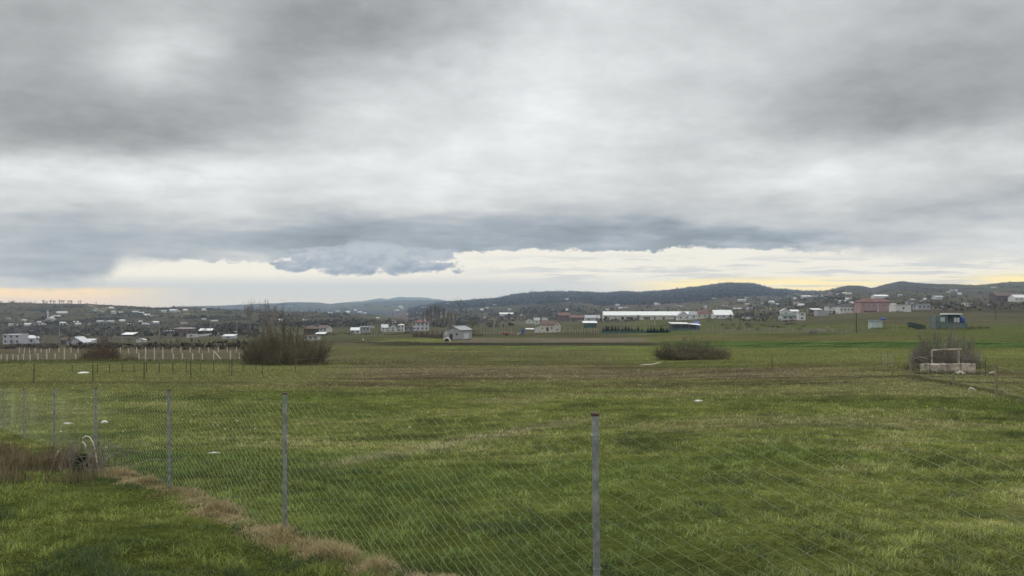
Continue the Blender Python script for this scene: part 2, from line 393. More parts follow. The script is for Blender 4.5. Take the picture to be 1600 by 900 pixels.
# ------------------------------------------------------------------ ground colours (albedo)
A = lambda *c: np.array(c, float)
DRY_LINE = [(-120, 722), (0, 728), (60, 728), (130, 736), (200, 750), (265, 768), (330, 800), (400, 832), (445, 848), (500, 870), (560, 890), (620, 905), (720, 935)]
def ramp3(t, cols):
    t = np.clip(t, 0, 1) * (len(cols) - 1); i = np.minimum(t.astype(int), len(cols) - 2); f = (t - i)[..., None]
    C = np.array(cols); return C[i] * (1 - f) + C[i + 1] * f
def blend(c, w, t): return c * (1 - w[..., None]) + np.asarray(t) * w[..., None]
def band(v, a, b, s): return sst(v, a - s, a + s) * (1 - sst(v, b - s, b + s))
def field_id(x, y, lx, ly, ang, s):
    ca, sa = math.cos(ang), math.sin(ang); u = (x * ca + y * sa) / lx; v = (-x * sa + y * ca) / ly
    j = np.floor(v); i = np.floor(u + vhash(j, j * 0, s) * 3.7)
    e = np.minimum(np.abs(v - j - .5), 1) ; uu = u + vhash(j, j * 0, s) * 3.7
    edge = np.minimum(np.minimum(v - j, 1 - v + j) * ly, np.minimum(uu - i, 1 - uu + i) * lx)
    return vhash(i, j, s + 3), edge
def ground_col(x, y, z, soil=True):
    d = np.maximum(y, .3); px = 800 + F * x / d; yi = HZ - F * z / d
    n0 = fbm(x / .7, y / .7, 3, 21); n1 = fbm(x / 3.2, y / 3.2, 4, 22); n2 = fbm(x / 11, y / 8, 3, 23); n3 = fbm(x / 45, y / 14, 3, 24)
    c = ramp3((n1 - .5) * 1.6 + (n0 - .5) * .9 + .5, [(.038, .050, .013), (.074, .086, .020), (.100, .115, .026), (.138, .138, .044)])
    c = blend(c, sst(n2, .57, .72) * .38, A(.15, .135, .062))           # dry patches
    c = blend(c, sst(n2, .42, .28) * .5, A(.046, .076, .013))           # lush patches
    # a pale swath left by mowing
    sw = np.interp(px, [500, 640, 760, 880, 1000], [728, 706, 682, 660, 650])
    c = blend(c, np.exp(-((yi - sw) / 6) ** 2) * sst(px, 470, 560) * sst(px, 1000, 850) * .6, A(.17, .155, .075))
    # near lawn
    ln = np.interp(px, [p for p, q in DRY_LINE], [q for p, q in DRY_LINE])
    lawn = sst(yi, ln - 2, ln + 10) * sst(px, 760, 640)
    c = blend(c, lawn * .8, ramp3((n1 - .5) * 1.3 + (n0 - .5) * 1.1 + .5, [(.042, .055, .011), (.072, .088, .017), (.105, .115, .028)]))
    # farther, drier
    ns = fbm(x / 5, y / 2.2, 4, 31)
    wob = (n3 - .5) * 10 + (n2 - .5) * 4
    c = blend(c, sst(yi + wob, 625, 592) * .55, A(.108, .104, .042))
    c = blend(c, band(yi + wob * .5, 572, 592, 4) * sst(px, 480, 620) * sst(px, 1420, 1200) * .75, A(.122, .098, .056))
    c = blend(c, band(yi + wob * .3, 541, 566, 2) * sst(px, 430, 520) * sst(px, 1050, 900) * .75, ramp3((ns - .5) * 2 + .5, [(.054, .050, .024), (.080, .070, .036), (.096, .092, .036)]))
    c = blend(c, band(yi + wob * .2, 566, 571, 1.5) * sst(px, 540, 620) * sst(px, 1150, 1000) * .6, A(.06, .055, .03))
    c = blend(c, band(yi + wob * .3, 543, 575, 2) * sst(px, 930, 1030), A(.092, .098, .030))
    c = blend(c, band(yi + wob * .1, 533.5, 543.5, 1) * sst(px, 1000, 1060), ramp3((ns - .5) * 2.2 + .5, [(.018, .032, .010), (.042, .068, .018), (.078, .108, .032)]))
    c = blend(c, band(yi, 539.5, 547, 1.2) * sst(px, 640, 720) * sst(px, 1080, 980) * sst(ns, .35, .55) * .8, A(.095, .120, .032))
    c = blend(c, band(yi + wob * .08, 535.3, 540.2, .7) * sst(px, 540, 600) * sst(px, 1050, 1010), A(.032, .028, .021))
    c = blend(c, band(yi + wob * .1, 529, 535, .8) * sst(px, 680, 740) * sst(px, 1030, 1000), A(.110, .090, .070))
    c = blend(c, (yi < 533) * sst(px, 1000, 1030) * 1., ramp3((fbm(x / 12, y / 6, 3, 33) - .5) * 2 + .5, [(.052, .062, .021), (.068, .080, .025), (.080, .076, .034)]))
    c = blend(c, band(yi + wob * .2, 524, 531, 1.5) * sst(px, 1000, 1050) * sst(px, 1480, 1350) * .7, A(.092, .076, .036))
    c = blend(c, band(yi + wob * .2, 513, 520, 1.5) * sst(px, 1060, 1110) * sst(px, 1420, 1300) * .8, A(.085, .078, .05))
    c = blend(c, band(yi + wob * .1, 488, 500, 1) * sst(px, 1330, 1370) * .8, A(.075, .062, .045))
    # clods and old furrows, drawn out along the rows
    fr = fbm(x / 9, y / 1.1, 4, 35); c = blend(c, sst(fr, .56, .63) * band(yi, 568, 606, 8) * sst(px, 420, 560) * .85, A(.050, .037, .022))
    fr2 = fbm(x / 16 + 5, y / 2.2, 4, 36); c = blend(c, sst(fr2, .57, .66) * sst(yi, 660, 600) * .5, A(.050, .056, .018))
    # left: ditch edge, dark bank, olive field with the white posts
    lf = sst(px, 560, 420)
    c = blend(c, band(yi + wob * .3, 568, 598, 3) * lf * .6, A(.098, .102, .032))
    c = blend(c, band(yi + wob * .1, 562, 568.5, 1) * lf * .8, A(.045, .058, .020))
    c = blend(c, (yi < 563) * lf * 1.0, A(.074, .064, .037))
    c = blend(c, (yi < 563) * sst(n3, .5, .65) * lf * .6, A(.085, .068, .042))
    c = blend(c, band(yi + wob * .1, 596, 600, 1) * sst(px, 420, 360) * .6, A(.05, .052, .02))
    # valley floor: strips of fields and scrub
    fid, edge = field_id(x, y, 140, 34, .12, 40)
    far = sst(yi, 545, 538) * sst(px, 1060, 960)
    fc = ramp3(fid, [(.048, .041, .029), (.060, .050, .034), (.052, .050, .028), (.072, .058, .041), (.058, .060, .028), (.080, .070, .045)])
    c = blend(c, far * .85 * (1 - band(yi, 528, 548, 1) * sst(px, 540, 640)), fc)
    far2 = sst(yi, 510, 504) * sst(px, 1000, 1060)
    c = blend(c, far2 * .7, fc * 1.05)
    # right fence line
    fl = np.interp(px, [1380, 1440, 1520, 1600, 1700], [586, 592, 606, 626, 655])
    c = blend(c, np.exp(-((yi - fl) / 3.0) ** 2) * sst(px, 1390, 1430) * .8, A(.042, .048, .020))
    if soil: c = blend(c, .3 * (1 - sst(y, 45, 110)), A(.040, .036, .018))     # bare soil and thatch between the tufts
    return c * (0.85 + .3 * vnoise(x / .35, y / .35, 77))[..., None]

# ------------------------------------------------------------------ ground sheet
def grid(nr, nc):
    i, j = np.meshgrid(np.arange(nr - 1), np.arange(nc - 1), indexing='ij')
    a = (i * nc + j).ravel(); return np.stack([a, a + 1, a + nc + 1, a + nc], 1)
pcols = np.concatenate([-np.geomspace(30000, 120, 40) - 0, np.arange(-100, 1701, 2.6), 1700 + np.geomspace(20, 30000, 40)])
drows = np.concatenate([np.geomspace(.3, 4, 12)[:-1], np.geomspace(4, 1000, 620), np.geomspace(1010, 15000, 60)])
PX, DD = np.meshgrid(pcols, drows); X = (PX - 800) / F * DD; Z = ground_z(X, DD)
V = np.stack([X, DD, Z], -1).reshape(-1, 3)
g = raw('ground', V, grid(*X.shape), M['ground'], cols=ground_col(V[:, 0], V[:, 1], V[:, 2]), smooth=True); tag(g, kind='structure')
mb = MB(); mb.add([(-60, -60, -1.99), (60, -60, -1.99), (60, .3, -1.99), (-60, .3, -1.99)], [(0, 1, 2, 3)])
b_ = raw('verge', mb.v, np.array(mb.f), M['ground'], cols=np.tile([.07, .10, .025], (4, 1))); tag(b_, kind='structure')

# ------------------------------------------------------------------ hills
def hill_col(k, x, y, z):
    px = 800 + F * x / y; yi = HZ - F * z / y
    if k == 'mountain': return np.tile(A(.05, .06, .06), (len(x), 1))
    sc_ = {'blue': 2.6, 'forest': 1.5}.get(k, 1.0)
    fid, edge = field_id(x + 40 * sc_ * (fbm(x / 300, y / 300, 3, 7) - .5) * 2, y + 60 * sc_ * (fbm(x / 260, y / 260, 3, 8) - .5) * 2, 150 * sc_, 60 * sc_, .35, 50)
    c = ramp3(fid, [(.046, .040, .030), (.062, .053, .037), (.056, .058, .030), (.080, .068, .047), (.060, .068, .032), (.048, .046, .031)])
    n = fbm(x / (60 * sc_), y / (60 * sc_), 4, 9)
    c = blend(c, sst(n, .46, .62) * .8, A(.034, .030, .024))
    c = blend(c, sst(edge, 5 * sc_, 2 * sc_) * .7, A(.026, .025, .019))
    if k == 'forest':
        s = np.interp(px, *zip(*HILLS[k]['sky'])); n5 = fbm(px / 70., yi / 14., 3, 60)
        low = np.interp(px, [640, 700, 760, 800, 900, 960, 1050, 1150, 1300], [500, 484, 480, 478, 472, 482, 478, 463, 462])
        w = 1 - sst(yi + (n5 - .5) * 16, low - 3, low + 2)
        t = fbm(x / 35, y / 35, 3, 61)
        c = blend(c, w, ramp3(t, [(.046, .039, .039), (.066, .055, .053), (.082, .067, .064)]))
    if k == 'blue':
        n5 = fbm(px / 60., yi / 6., 3, 62); c = blend(c, sst(n5, .3, .5) * .85, A(.043, .044, .048))
    if k == 'farm':
        n5 = fbm(px / 50., yi / 8., 3, 63); w = sst(yi + (n5 - .5) * 10, 456, 450) * sst(px, 1470, 1430); c = blend(c, w * .9, A(.042, .040, .036))
        c = blend(c, sst(n5, .5, .65) * .6, A(.060, .060, .034))
    if k == 'village':
        n5 = fbm(px / 60., yi / 6., 3, 64); c = blend(c, sst(n5, .48, .6) * .8, A(.050, .046, .030))
        ln = np.interp(px, [138, 146, 158, 170], [476.5, 479, 486, 489]); c = blend(c, np.exp(-((yi - ln) / .7) ** 2) * sst(px, 136, 140) * sst(px, 166, 160), A(.22, .19, .15))
        c = blend(c, band(yi, 483, 486, .6) * band(px, 40, 92, 3), A(.025, .024, .02))
    return c * A(1.22, 1.08, 1.0)
for k, h in HILLS.items():
    p = np.arange(max(h['r'][0], -900), min(h['r'][1], 2500) + .1, 3.0); p = p[(p > h['r'][0]) & (p < h['r'][1])]
    dr = np.concatenate([np.geomspace(h['F'] * .85, h['D'], 150), np.geomspace(h['D'] * 1.004, h['D'] * 1.25, 24)])
    PX, DD = np.meshgrid(p, dr); ZZ = hill_z(k, PX, DD); XX = (PX - 800) / F * DD
    V = np.stack([XX, DD, ZZ], -1).reshape(-1, 3)
    o = raw('mountain' if k == 'mountain' else 'hill', V, grid(*XX.shape), M['hill'], cols=hill_col(k, V[:, 0], V[:, 1], V[:, 2]), smooth=True)
    tag(o, kind='structure')

# ------------------------------------------------------------------ haze
mb = MB().box(-16000, 16000, -700, 15400, -600, 126)
hz = obj('haze', mb, None); tag(hz, kind='stuff')
hm = bpy.data.materials.new('haze'); hm.use_nodes = True; nt = hm.node_tree; nt.nodes.clear()
pv = nt.nodes.new('ShaderNodeVolumePrincipled'); ou = nt.nodes.new('ShaderNodeOutputMaterial'); nt.links.new(pv.outputs[0], ou.inputs['Volume'])
pv.inputs['Color'].default_value = (.50, .74, 1.0, 1); pv.inputs['Absorption Color'].default_value = (1, 1, 1, 1)
pv.inputs['Density'].default_value = 1.1e-4; pv.inputs['Anisotropy'].default_value = 0.2
hz.data.materials.append(hm)
# ------------------------------------------------------------------ buildings
def house(name, x0, x1, y0, y1, roof, wm, rm, label, nwin=2, storeys=1, depth=None, yaw=0.0, rf=.38, group=None, door=False, chim=False, cat='house', dmin=0, base=None, wall2=None):
    """a house seen between picture columns x0..x1, rows y0..y1, built where that sight line meets the ground"""
    X, D, Zg = at((x0 + x1) / 2, y1, dmin); k = D / F
    W = (x1 - x0) * k; H = (y1 - y0) * k; dp = depth or min(max(W * .8, 4), 14)
    c, s = abs(math.cos(yaw)), abs(math.sin(yaw))
    if yaw: W = max(2.0, (W - dp * s) / c)
    t = thing(name, label, cat, (X, D + dp / 2, Zg), yaw, group)
    hr = 0 if roof == 'flat' else H * rf; hw = H - hr; w, e = W / 2, dp / 2
    m = MB(); ov = min(.5, W * .06)
    if roof == 'gy':            # gable end towards the viewer
        pr = [(-w + ov, -.8), (w - ov, -.8), (w - ov, hw), (0, H - .12), (-w + ov, hw)]
        vs = [(a, -e, b) for a, b in pr] + [(a, e, b) for a, b in pr]
        m.add(vs, [(0, 1, 2, 3, 4), (9, 8, 7, 6, 5)] + [(i, i + 5, (i + 1) % 5 + 5, (i + 1) % 5) for i in range(5)])
        r = MB(); sl = hr / max(w - ov, .1)
        for sg in (-1, 1): r.slab([(0, -e - ov, H - .05), (sg * (w), -e - ov, hw - sl * ov - .03), (sg * (w), e + ov, hw - sl * ov - .03), (0, e + ov, H - .05)], .14)
    elif roof in ('gx', 'shed'):
        if roof == 'gx': pr = [(-e, -.8), (-e, hw), (0, H - .12), (e, hw), (e, -.8)]
        else: pr = [(-e, -.8), (-e, hw), (e, H - .12), (e, -.8)]
        n = len(pr); vs = [(-w + ov, a, b) for a, b in pr] + [(w - ov, a, b) for a, b in pr]
        m.add(vs, [tuple(range(n)), tuple(range(2 * n - 1, n - 1, -1))] + [(i, (i + 1) % n, (i + 1) % n + n, i + n) for i in range(n)])
        r = MB(); 
        if roof == 'gx':
            sl = hr / e
            for sg in (-1, 1): r.slab([(-w, 0, H - .05), (-w, sg * (e + ov), hw - sl * ov - .03), (w, sg * (e + ov), hw - sl * ov - .03), (w, 0, H - .05)], .14)
        else: r.slab([(-w, -e - ov, hw - .05), (w, -e - ov, hw - .05), (w, e + ov, H), (-w, e + ov, H)], .14)
    elif roof == 'hip':
        m.box(-w + ov, w - ov, -e, e, -.8, hw)
        r = MB(); a = max(w - e, w * .15); E = e + ov
        vs = [(-w, -E, hw), (w, -E, hw), (w, E, hw), (-w, E, hw), (-w, -E, hw + .15), (w, -E, hw + .15), (w, E, hw + .15), (-w, E, hw + .15), (-a, 0, H), (a, 0, H)]
        r.add(vs, [(3, 2, 1, 0), (0, 1, 5, 4), (1, 2, 6, 5), (2, 3, 7, 6), (3, 0, 4, 7), (4, 5, 9, 8), (5, 6, 9), (6, 7, 8, 9), (7, 4, 8)])
    else:
        m.box(-w + .15, w - .15, -e, e, -.8, hw - .2)
        r = MB().box(-w, w, -e - .25, e + .25, hw - .2, hw)
    obj('wall', m, wm, t); ro = obj('roof', r, rm, t)
    if chim: obj('chimney', MB().box(w * .35, w * .35 + .7, -.2, .5, H - hr * .7, H + .7), M['pale'], ro)
    sh = hw / storeys
    for q in range(storeys):
        for i in range(nwin):
            xc = -w + (i + .5) / nwin * 2 * w + random.uniform(-.15, .15); zb = q * sh + sh * .36; wh = min(1.3, sh * .42); ww = min(1.3, W / nwin * .4)
            if door and q == 0 and i == nwin // 2:
                obj('door', MB().box(xc - .5, xc + .5, -e - .04, -e + .1, .02, min(2.1, sh * .8)), M['brown'], t)
            else:
                fr = obj('window', MB().box(xc - ww / 2, xc + ww / 2, -e - .035, -e + .1, zb, zb + wh), M['glass'], t)
                if D < 420: obj('sill', MB().box(xc - ww / 2 - .08, xc + ww / 2 + .08, -e - .12, -e + .05, zb - .1, zb - .005), M['pale'], fr)
    return t
H_ = [
 # village on the left
 ('house', 4, 31, 522.5, 538, 'flat', 'lav', 'pale', 'two storey pale lavender house with dark balconies in the low village', 3, 2, {}),
 ('house', 31, 55, 524, 537, 'hip', 'pale', 'pale', 'pale grey house joined to the balconied lavender house', 2, 1, {}),
 ('house', 103, 131, 526.5, 540, 'gy', 'lav', 'pale', 'pale house with a broad low gable showing its end wall to the field', 2, 1, dict(rf=.6)),
 ('house', 94, 105, 527, 538.5, 'gx', 'brown', 'brown', 'small house with a dark brown roof beside the broad low gable', 1, 1, {}),
 ('outbuilding', 131, 146, 530, 536, 'shed', 'pale', 'pale', 'low pale outbuilding beside the broad low gabled house', 1, 1, {}),
 ('shed', 189, 208, 520.2, 525.5, 'shed', 'dark', 'wroof', 'open dark shed under a bright white roof behind the white post fence', 0, 1, dict(rf=.5)),
 ('shed', 212, 225, 529, 535, 'gy', 'white', 'wroof', 'small white rounded shed among brown bushes behind the white posts', 0, 1, {}),
 ('barn', 255, 274, 517, 520, 'flat', 'dark', 'wroof', 'long thin white roof at the edge of the low village', 0, 1, {}),
 ('barn', 272, 299, 512.8, 521, 'flat', 'brick', 'wroof', 'long brown building with a white flat roof and openings', 4, 1, {}),
 ('shed', 291, 306, 522.5, 527.5, 'flat', 'pale', 'grey', 'pale grey block shed below the end of the long white wall', 1, 1, {}),
 ('barn', 310, 331, 513.5, 521, 'gx', 'dark', 'wroof', 'dark walled barn with a gleaming white gabled roof', 0, 1, {}),
 ('shed', 346, 366, 523, 529.5, 'shed', 'pale', 'pale', 'pale grey shed standing alone below the long white sloping wall', 1, 1, {}),
 # middle
 ('house', 474, 495, 508.5, 523, 'hip', 'brown', 'brown', 'house with a dark brown roof partly hidden by the big bare bush', 2, 1, {}),
 ('house', 494, 517, 508.5, 519.5, 'gx', 'white', 'brown', 'white house with a brown roof just beyond the big bare bush', 3, 1, dict(yaw=-.35)),
 ('shed', 474, 497, 524.5, 532, 'flat', 'white', 'brown', 'low shed of white panels at the foot of the brown roofed houses', 3, 1, {}),
 ('shed', 492, 508, 520.2, 524.5, 'shed', 'dark', 'wroof', 'dark open shelter with a white sheet roof in front of the white house', 0, 1, {}),
 ('house', 547, 562, 512, 522, 'gx', 'white', 'wroof', 'small white house with white roof joined to a grey block house', 2, 1, {}),
 ('house', 562, 577, 510, 519.5, 'flat', 'grey', 'pale', 'unplastered grey block house beside the small white house', 3, 1, {}),
 ('house', 577, 584, 507.5, 512, 'gx', 'white', 'dark', 'tiny white hut behind the grey block house', 0, 1, {}),
 ('house', 593, 607, 507, 519, 'gx', 'white', 'pale', 'white house with a grey roof at the near end of a white row', 2, 2, dict(yaw=.3)),
 ('house', 607, 621, 506.5, 518.5, 'gy', 'white', 'dark', 'white gabled house in the middle of a white row', 1, 2, {}),
 ('house', 621, 631.5, 506, 518.5, 'hip', 'white', 'cream', 'white two storey house with four dark windows ending a white row', 2, 2, dict(rf=.18)),
 ('house', 631, 645, 509, 517, 'hip', 'grey', 'dark', 'low dark grey house between the white row and the red roofed house', 2, 1, {}),
 ('house', 644, 669.5, 499.5, 517, 'hip', 'pale', 'tile', 'grey two storey house with a red tiled roof', 4, 2, dict(rf=.25, chim=True)),
 ('house', 612, 618, 500, 506, 'gx', 'white', 'tile', 'small house with a red roof above the white row', 0, 1, {}),
 ('barn', 780, 803, 488.5, 493.5, 'gx', 'white', 'wroof', 'white roofed barn below the forested ridge', 0, 1, {}),
 ('shed', 821, 834, 498.5, 505.5, 'gy', 'white', 'zinc', 'small white gabled shed among trees beyond the cream house', 1, 1, {}),
 ('shed', 834, 844, 496.5, 506.5, 'gx', 'white', 'zinc', 'taller white shed beside the small white gabled shed', 1, 1, {}),
 ('shed', 847, 856, 496.5, 501.5, 'flat', 'white', 'wroof', 'tiny flat white shed behind the cream house', 0, 1, {}),
 ('house', 872, 891, 488.5, 500.5, 'gx', 'brick', 'tile', 'brick red house with red roof, the taller of two', 2, 2, dict(rf=.35)),
 ('house', 890, 915, 493, 501, 'gx', 'brick', 'tile', 'long low brick red house beside the taller red one', 3, 1, {}),
 ('house', 914, 938, 492.5, 503, 'gx', 'pale', 'zinc', 'pale grey house with grey roof next to the long white barn', 2, 1, {}),
 ('shelter', 911, 934, 502.3, 512, 'shed', 'green', 'wroof', 'dark green shelter with a thin white roof beside the cream house', 0, 1, dict(rf=.25)),
 # right
 ('house', 1058.5, 1078, 486.8, 500, 'gy', 'white', 'zinc', 'white gabled house with two dark windows at the barn end', 2, 1, dict(rf=.5)),
 ('house', 1078, 1090, 487, 499, 'gx', 'white', 'zinc', 'white house squeezed between the gabled house and the red roof', 1, 1, {}),
 ('house', 1089, 1113, 483.5, 497.5, 'hip', 'cream', 'tile', 'cream house under a steep red tiled roof', 3, 1, dict(rf=.5, chim=True)),
 ('house', 1116, 1146, 484.5, 498, 'gx', 'white', 'wroof', 'large white house with a big white sloping roof', 3, 1, dict(rf=.55)),
 ('house', 1221, 1235, 482, 493, 'gy', 'white', 'zinc', 'white gabled house above a green roofed building', 1, 1, {}),
 ('house', 1235, 1249, 484, 490, 'gx', 'white', 'wroof', 'low white house beside the gabled one above the green roof', 1, 1, {}),
 ('house', 1222, 1249, 490.5, 500, 'gx', 'pale', 'green', 'grey walled building with a dull green roof', 3, 1, {}),
 ('house', 1248, 1259, 489, 500.5, 'flat', 'white', 'wroof', 'square white block house at the end of the green roof', 1, 2, {}),
 ('shed', 1269, 1285, 482, 487, 'shed', 'dark', 'wroof', 'dark shed with a bright white strip roof beside the long white house', 0, 1, {}),
 ('outbuilding', 1277, 1295, 485, 493.5, 'flat', 'grey', 'pale', 'grey block outbuilding in front of the long white house', 0, 1, {}),
 ('house', 1293, 1312, 474.5, 490, 'hip', 'white', 'dark', 'white house with a dark roof and veranda next to the grey outbuilding', 2, 2, dict(rf=.25)),
 ('house', 1312, 1334.5, 475, 489, 'hip', 'white', 'dark', 'white house under a dark roof on the pink house side of its pair', 4, 1, dict(rf=.25)),
 ('house', 1393, 1402, 474, 487, 'gx', 'white', 'zinc', 'narrow white house touching the pink building', 1, 1, {}),
 ('barn', 1367, 1389, 460.5, 466, 'gx', 'white', 'wroof', 'white roof showing above the red roof of the pink building', 0, 1, {}),
 ('bungalow', 1399, 1424, 476, 487, 'flat', 'white', 'wroof', 'white flat roofed bungalow with one dark window', 1, 1, {}),
 ('house', 1419, 1432, 467.5, 478, 'hip', 'pale', 'dark', 'pale house behind the white flat roofed bungalow', 2, 2, {}),
 ('house', 1434, 1454, 474.5, 484, 'flat', 'grey', 'grey', 'unfinished grey house beside the white bungalow', 3, 1, {}),
 ('house', 1461, 1475, 462, 468, 'gx', 'pale', 'zinc', 'grey roofed house alone on the green slope', 1, 1, {}),
 ('house', 1508, 1520, 473, 478.5, 'flat', 'cream', 'wroof', 'cream flat house alone on the slope above the green cabin', 3, 1, {}),
 ('house', 1556, 1589, 456.5, 470.5, 'gx', 'brown', 'brown', 'long dark brown house high on the slope', 4, 1, {}),
 ('house', 1585, 1606, 460.5, 471.5, 'gx', 'white', 'pale', 'white house at the edge beside the long dark brown house', 3, 1, {}),
]
for n, x0, x1, y0, y1, rf_, w_, r_, lab, nw, st_, kw in H_:
    house(n, x0, x1, y0, y1, rf_, M[w_], M[r_], lab, nw, st_, **kw)
# pink building: two joined halves with a porch
t = house('apartment_house', 1344, 1395, 466, 487.5, 'hip', M['pink'], M['tile'], 'big pink two storey building with a wide red tiled roof', 0, 2, depth=11, rf=.27, cat='building')
Wp = 51 * t.location.y / F / 2
obj('pilaster', MB().box(1.0, 1.5, -5.7, -5.4, -.5, 6.3), M['pale'], t)
obj('doorway', MB().box(-Wp * .75, 0, -5.62, -5.4, 0, .9), M['brown'], t)
for i in range(6):
    xc = -Wp * .8 + i * Wp * .32; obj('window', MB().box(xc - .45, xc + .45, -5.54, -5.4, 4.2, 5.3), M['brick'], t)
obj('dormer', MB().box(-Wp * .15, Wp * .12, -5.2, -2.5, 6.2, 8.1), M['pale'], t)
# grey block shed with metal roof (nearest building of the plain)
X, D, Zg = at(712, 530.5); k = D / F
t = thing('block_shed', 'grey block shed with a pitched metal roof out on the plain', 'shed', (X + 1.0, D + 3.5, Zg), R(-32))
w, e, hw, H = 2.7, 3.3, 3.1, 4.25
m = MB(); pr = [(-e, -.6), (-e, hw), (0, H), (e, hw), (e, -.6)]; pr = [(-w, -.6), (w, -.6), (w, hw), (0, H), (-w, hw)]
m.add([(a, -e, b) for a, b in pr] + [(a, e, b) for a, b in pr], [(0, 1, 2, 3, 4), (9, 8, 7, 6, 5)] + [(i, i + 5, (i + 1) % 5 + 5, (i + 1) % 5) for i in range(5)])
obj('wall', m, M['grey'], t)
r = MB()
for sg in (-1, 1): r.slab([(0, -e - .3, H + .02), (sg * (w + .3), -e - .3, hw - .1), (sg * (w + .3), e + .3, hw - .1), (0, e + .3, H + .02)], .1)
ro = obj('roof', r, M['zinc'], t); obj('ridge_cap', MB().box(-.2, .2, -e - .3, e + .3, H + .1, H + .2), M['wroof'], ro)
obj('annex', MB().box(-w - 2.0, -w - .01, -e + .6, e - 1, -.6, 2.2), M['grey'], t)
obj('doorway', MB().box(-1.6, -.4, -e - .03, -e + .1, 0, 1.8), M['dark'], t)
obj('window', MB().box(1.0, 1.7, -e - .03, -e + .1, 1.3, 2.0), M['glass'], t)
obj('side_door', MB().box(w - .1, w + .03, -1.2, 1.6, 0, 2.0), M['pale'], t)
obj('wall_panel', MB().box(-w - .6, -w + .05, -e - .06, -e - .01, 1.3, 2.6), M['white'], t)
X, D, Zg = at(698, 533.5)
t = thing('pipe_ring', 'white half buried concrete ring beside the grey block shed', 'ring', (X, D, Zg))
ring = MB(); n = 14
for rr, yy in ((1.0, 0), (1.0, 1.2), (.72, 1.2), (.72, 0)): pass
vs = []; 
for i in range(n + 1):
    a = math.pi * i / n
    for rr, yy in ((1.05, 0), (1.05, 1.2), (.78, 1.2), (.78, 0)): vs.append((rr * math.cos(a), yy, 1.25 * rr * math.sin(a) - .08))
ring.add(vs, [(i * 4 + q, i * 4 + (q + 1) % 4, (i + 1) * 4 + (q + 1) % 4, (i + 1) * 4 + q) for i in range(n) for q in range(4)] + [(3, 2, 1, 0), (n * 4, n * 4 + 1, n * 4 + 2, n * 4 + 3)])
obj('ring_wall', ring, M['plastic'], t); obj('earth_fill', MB().box(-.76, .76, .6, .7, -.1, .75), M['brown'], t)
# cream two storey house in the middle
X, D, Zg = at(858, 520); k = D / F
t = thing('cream_house', 'cream two storey house with a steep gable and lean-to', 'house', (X + .6, D + 4, Zg), R(-38))
w, e, hw, H = 4.4, 2.6, 3.9, 5.6
pr = [(-e, -.6), (-e, hw), (0, H), (e, hw), (e, -.6)]; m = MB()
m.add([(-w, a, b) for a, b in pr] + [(w, a, b) for a, b in pr], [tuple(range(5)), tuple(range(9, 4, -1))] + [(i, (i + 1) % 5, (i + 1) % 5 + 5, i + 5) for i in range(5)])
obj('wall', m, M['cream'], t); r = MB()
for sg in (-1, 1): r.slab([(-w - .3, 0, H + .02), (-w - .3, sg * (e + .35), hw - .2), (w + .3, sg * (e + .35), hw - .2), (w + .3, 0, H + .02)], .12)
obj('roof', r, M['brown'], t)
obj('lean_to', MB().add([(-w - 3, -e + .2, -.6), (-w - .01, -e + .2, -.6), (-w - .01, e - .3, -.6), (-w - 3, e - .3, -.6), (-w - 3, -e + .2, 2.0), (-w - .01, -e + .2, 3.0), (-w - .01, e - .3, 3.0), (-w - 3, e - .3, 2.0)], [(3, 2, 1, 0), (4, 5, 6, 7), (0, 1, 5, 4), (1, 2, 6, 5), (2, 3, 7, 6), (3, 0, 4, 7)]), M['pale'], t)
for xx, z0, wd, hh in ((.4, .8, 1.3, 1.7), (-2.6, 1.6, .7, .8), (2.9, 1.6, .7, 1.1)): obj('window', MB().box(xx - wd / 2, xx + wd / 2, -e - .04, -e + .1, z0, z0 + hh), M['glass'], t)
for yy, z0 in ((-1.0, 1.0), (.6, 1.0), (-.2, 3.4)): obj('window', MB().box(w - .1, w + .04, yy - .35, yy + .35, z0, z0 + .9), M['glass'], t)
# long white barn
X0, D0, Z0 = at(1010, 499.5); k = D0 / F
t = thing('long_barn', 'very long white barn with a low white roof across the plain', 'barn', (X0 + 5.0 * k, D0 + 8, Z0), R(-2))
w, e = 71 * k, 7.0; hw, H = 6.2 * k + .3, 12.6 * k
pr = [(-e, -2), (-e, hw), (0, H), (e, hw), (e, -2)]; m = MB()
m.add([(-w, a, b) for a, b in pr] + [(w, a, b) for a, b in pr], [tuple(range(5)), tuple(range(9, 4, -1))] + [(i, (i + 1) % 5, (i + 1) % 5 + 5, i + 5) for i in range(5)])
obj('wall', m, M['cream'], t); r = MB()
for sg in (-1, 1): r.slab([(-w - .4, 0, H + .02), (-w - .4, sg * (e + .6), hw - .1), (w + .4, sg * (e + .6), hw - .1), (w + .4, 0, H + .02)], .15)
obj('roof', r, M['wroof'], t)
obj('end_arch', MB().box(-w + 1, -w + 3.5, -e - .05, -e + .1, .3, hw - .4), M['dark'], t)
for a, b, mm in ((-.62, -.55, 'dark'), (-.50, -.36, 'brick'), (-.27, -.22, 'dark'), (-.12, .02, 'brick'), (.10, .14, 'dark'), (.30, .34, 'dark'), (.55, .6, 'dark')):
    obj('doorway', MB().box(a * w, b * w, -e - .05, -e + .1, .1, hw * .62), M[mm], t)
obj('eaves_beam', MB().box(-w, w, -e - .3, -e - .06, hw * .68, hw * .80), M['white'], t)
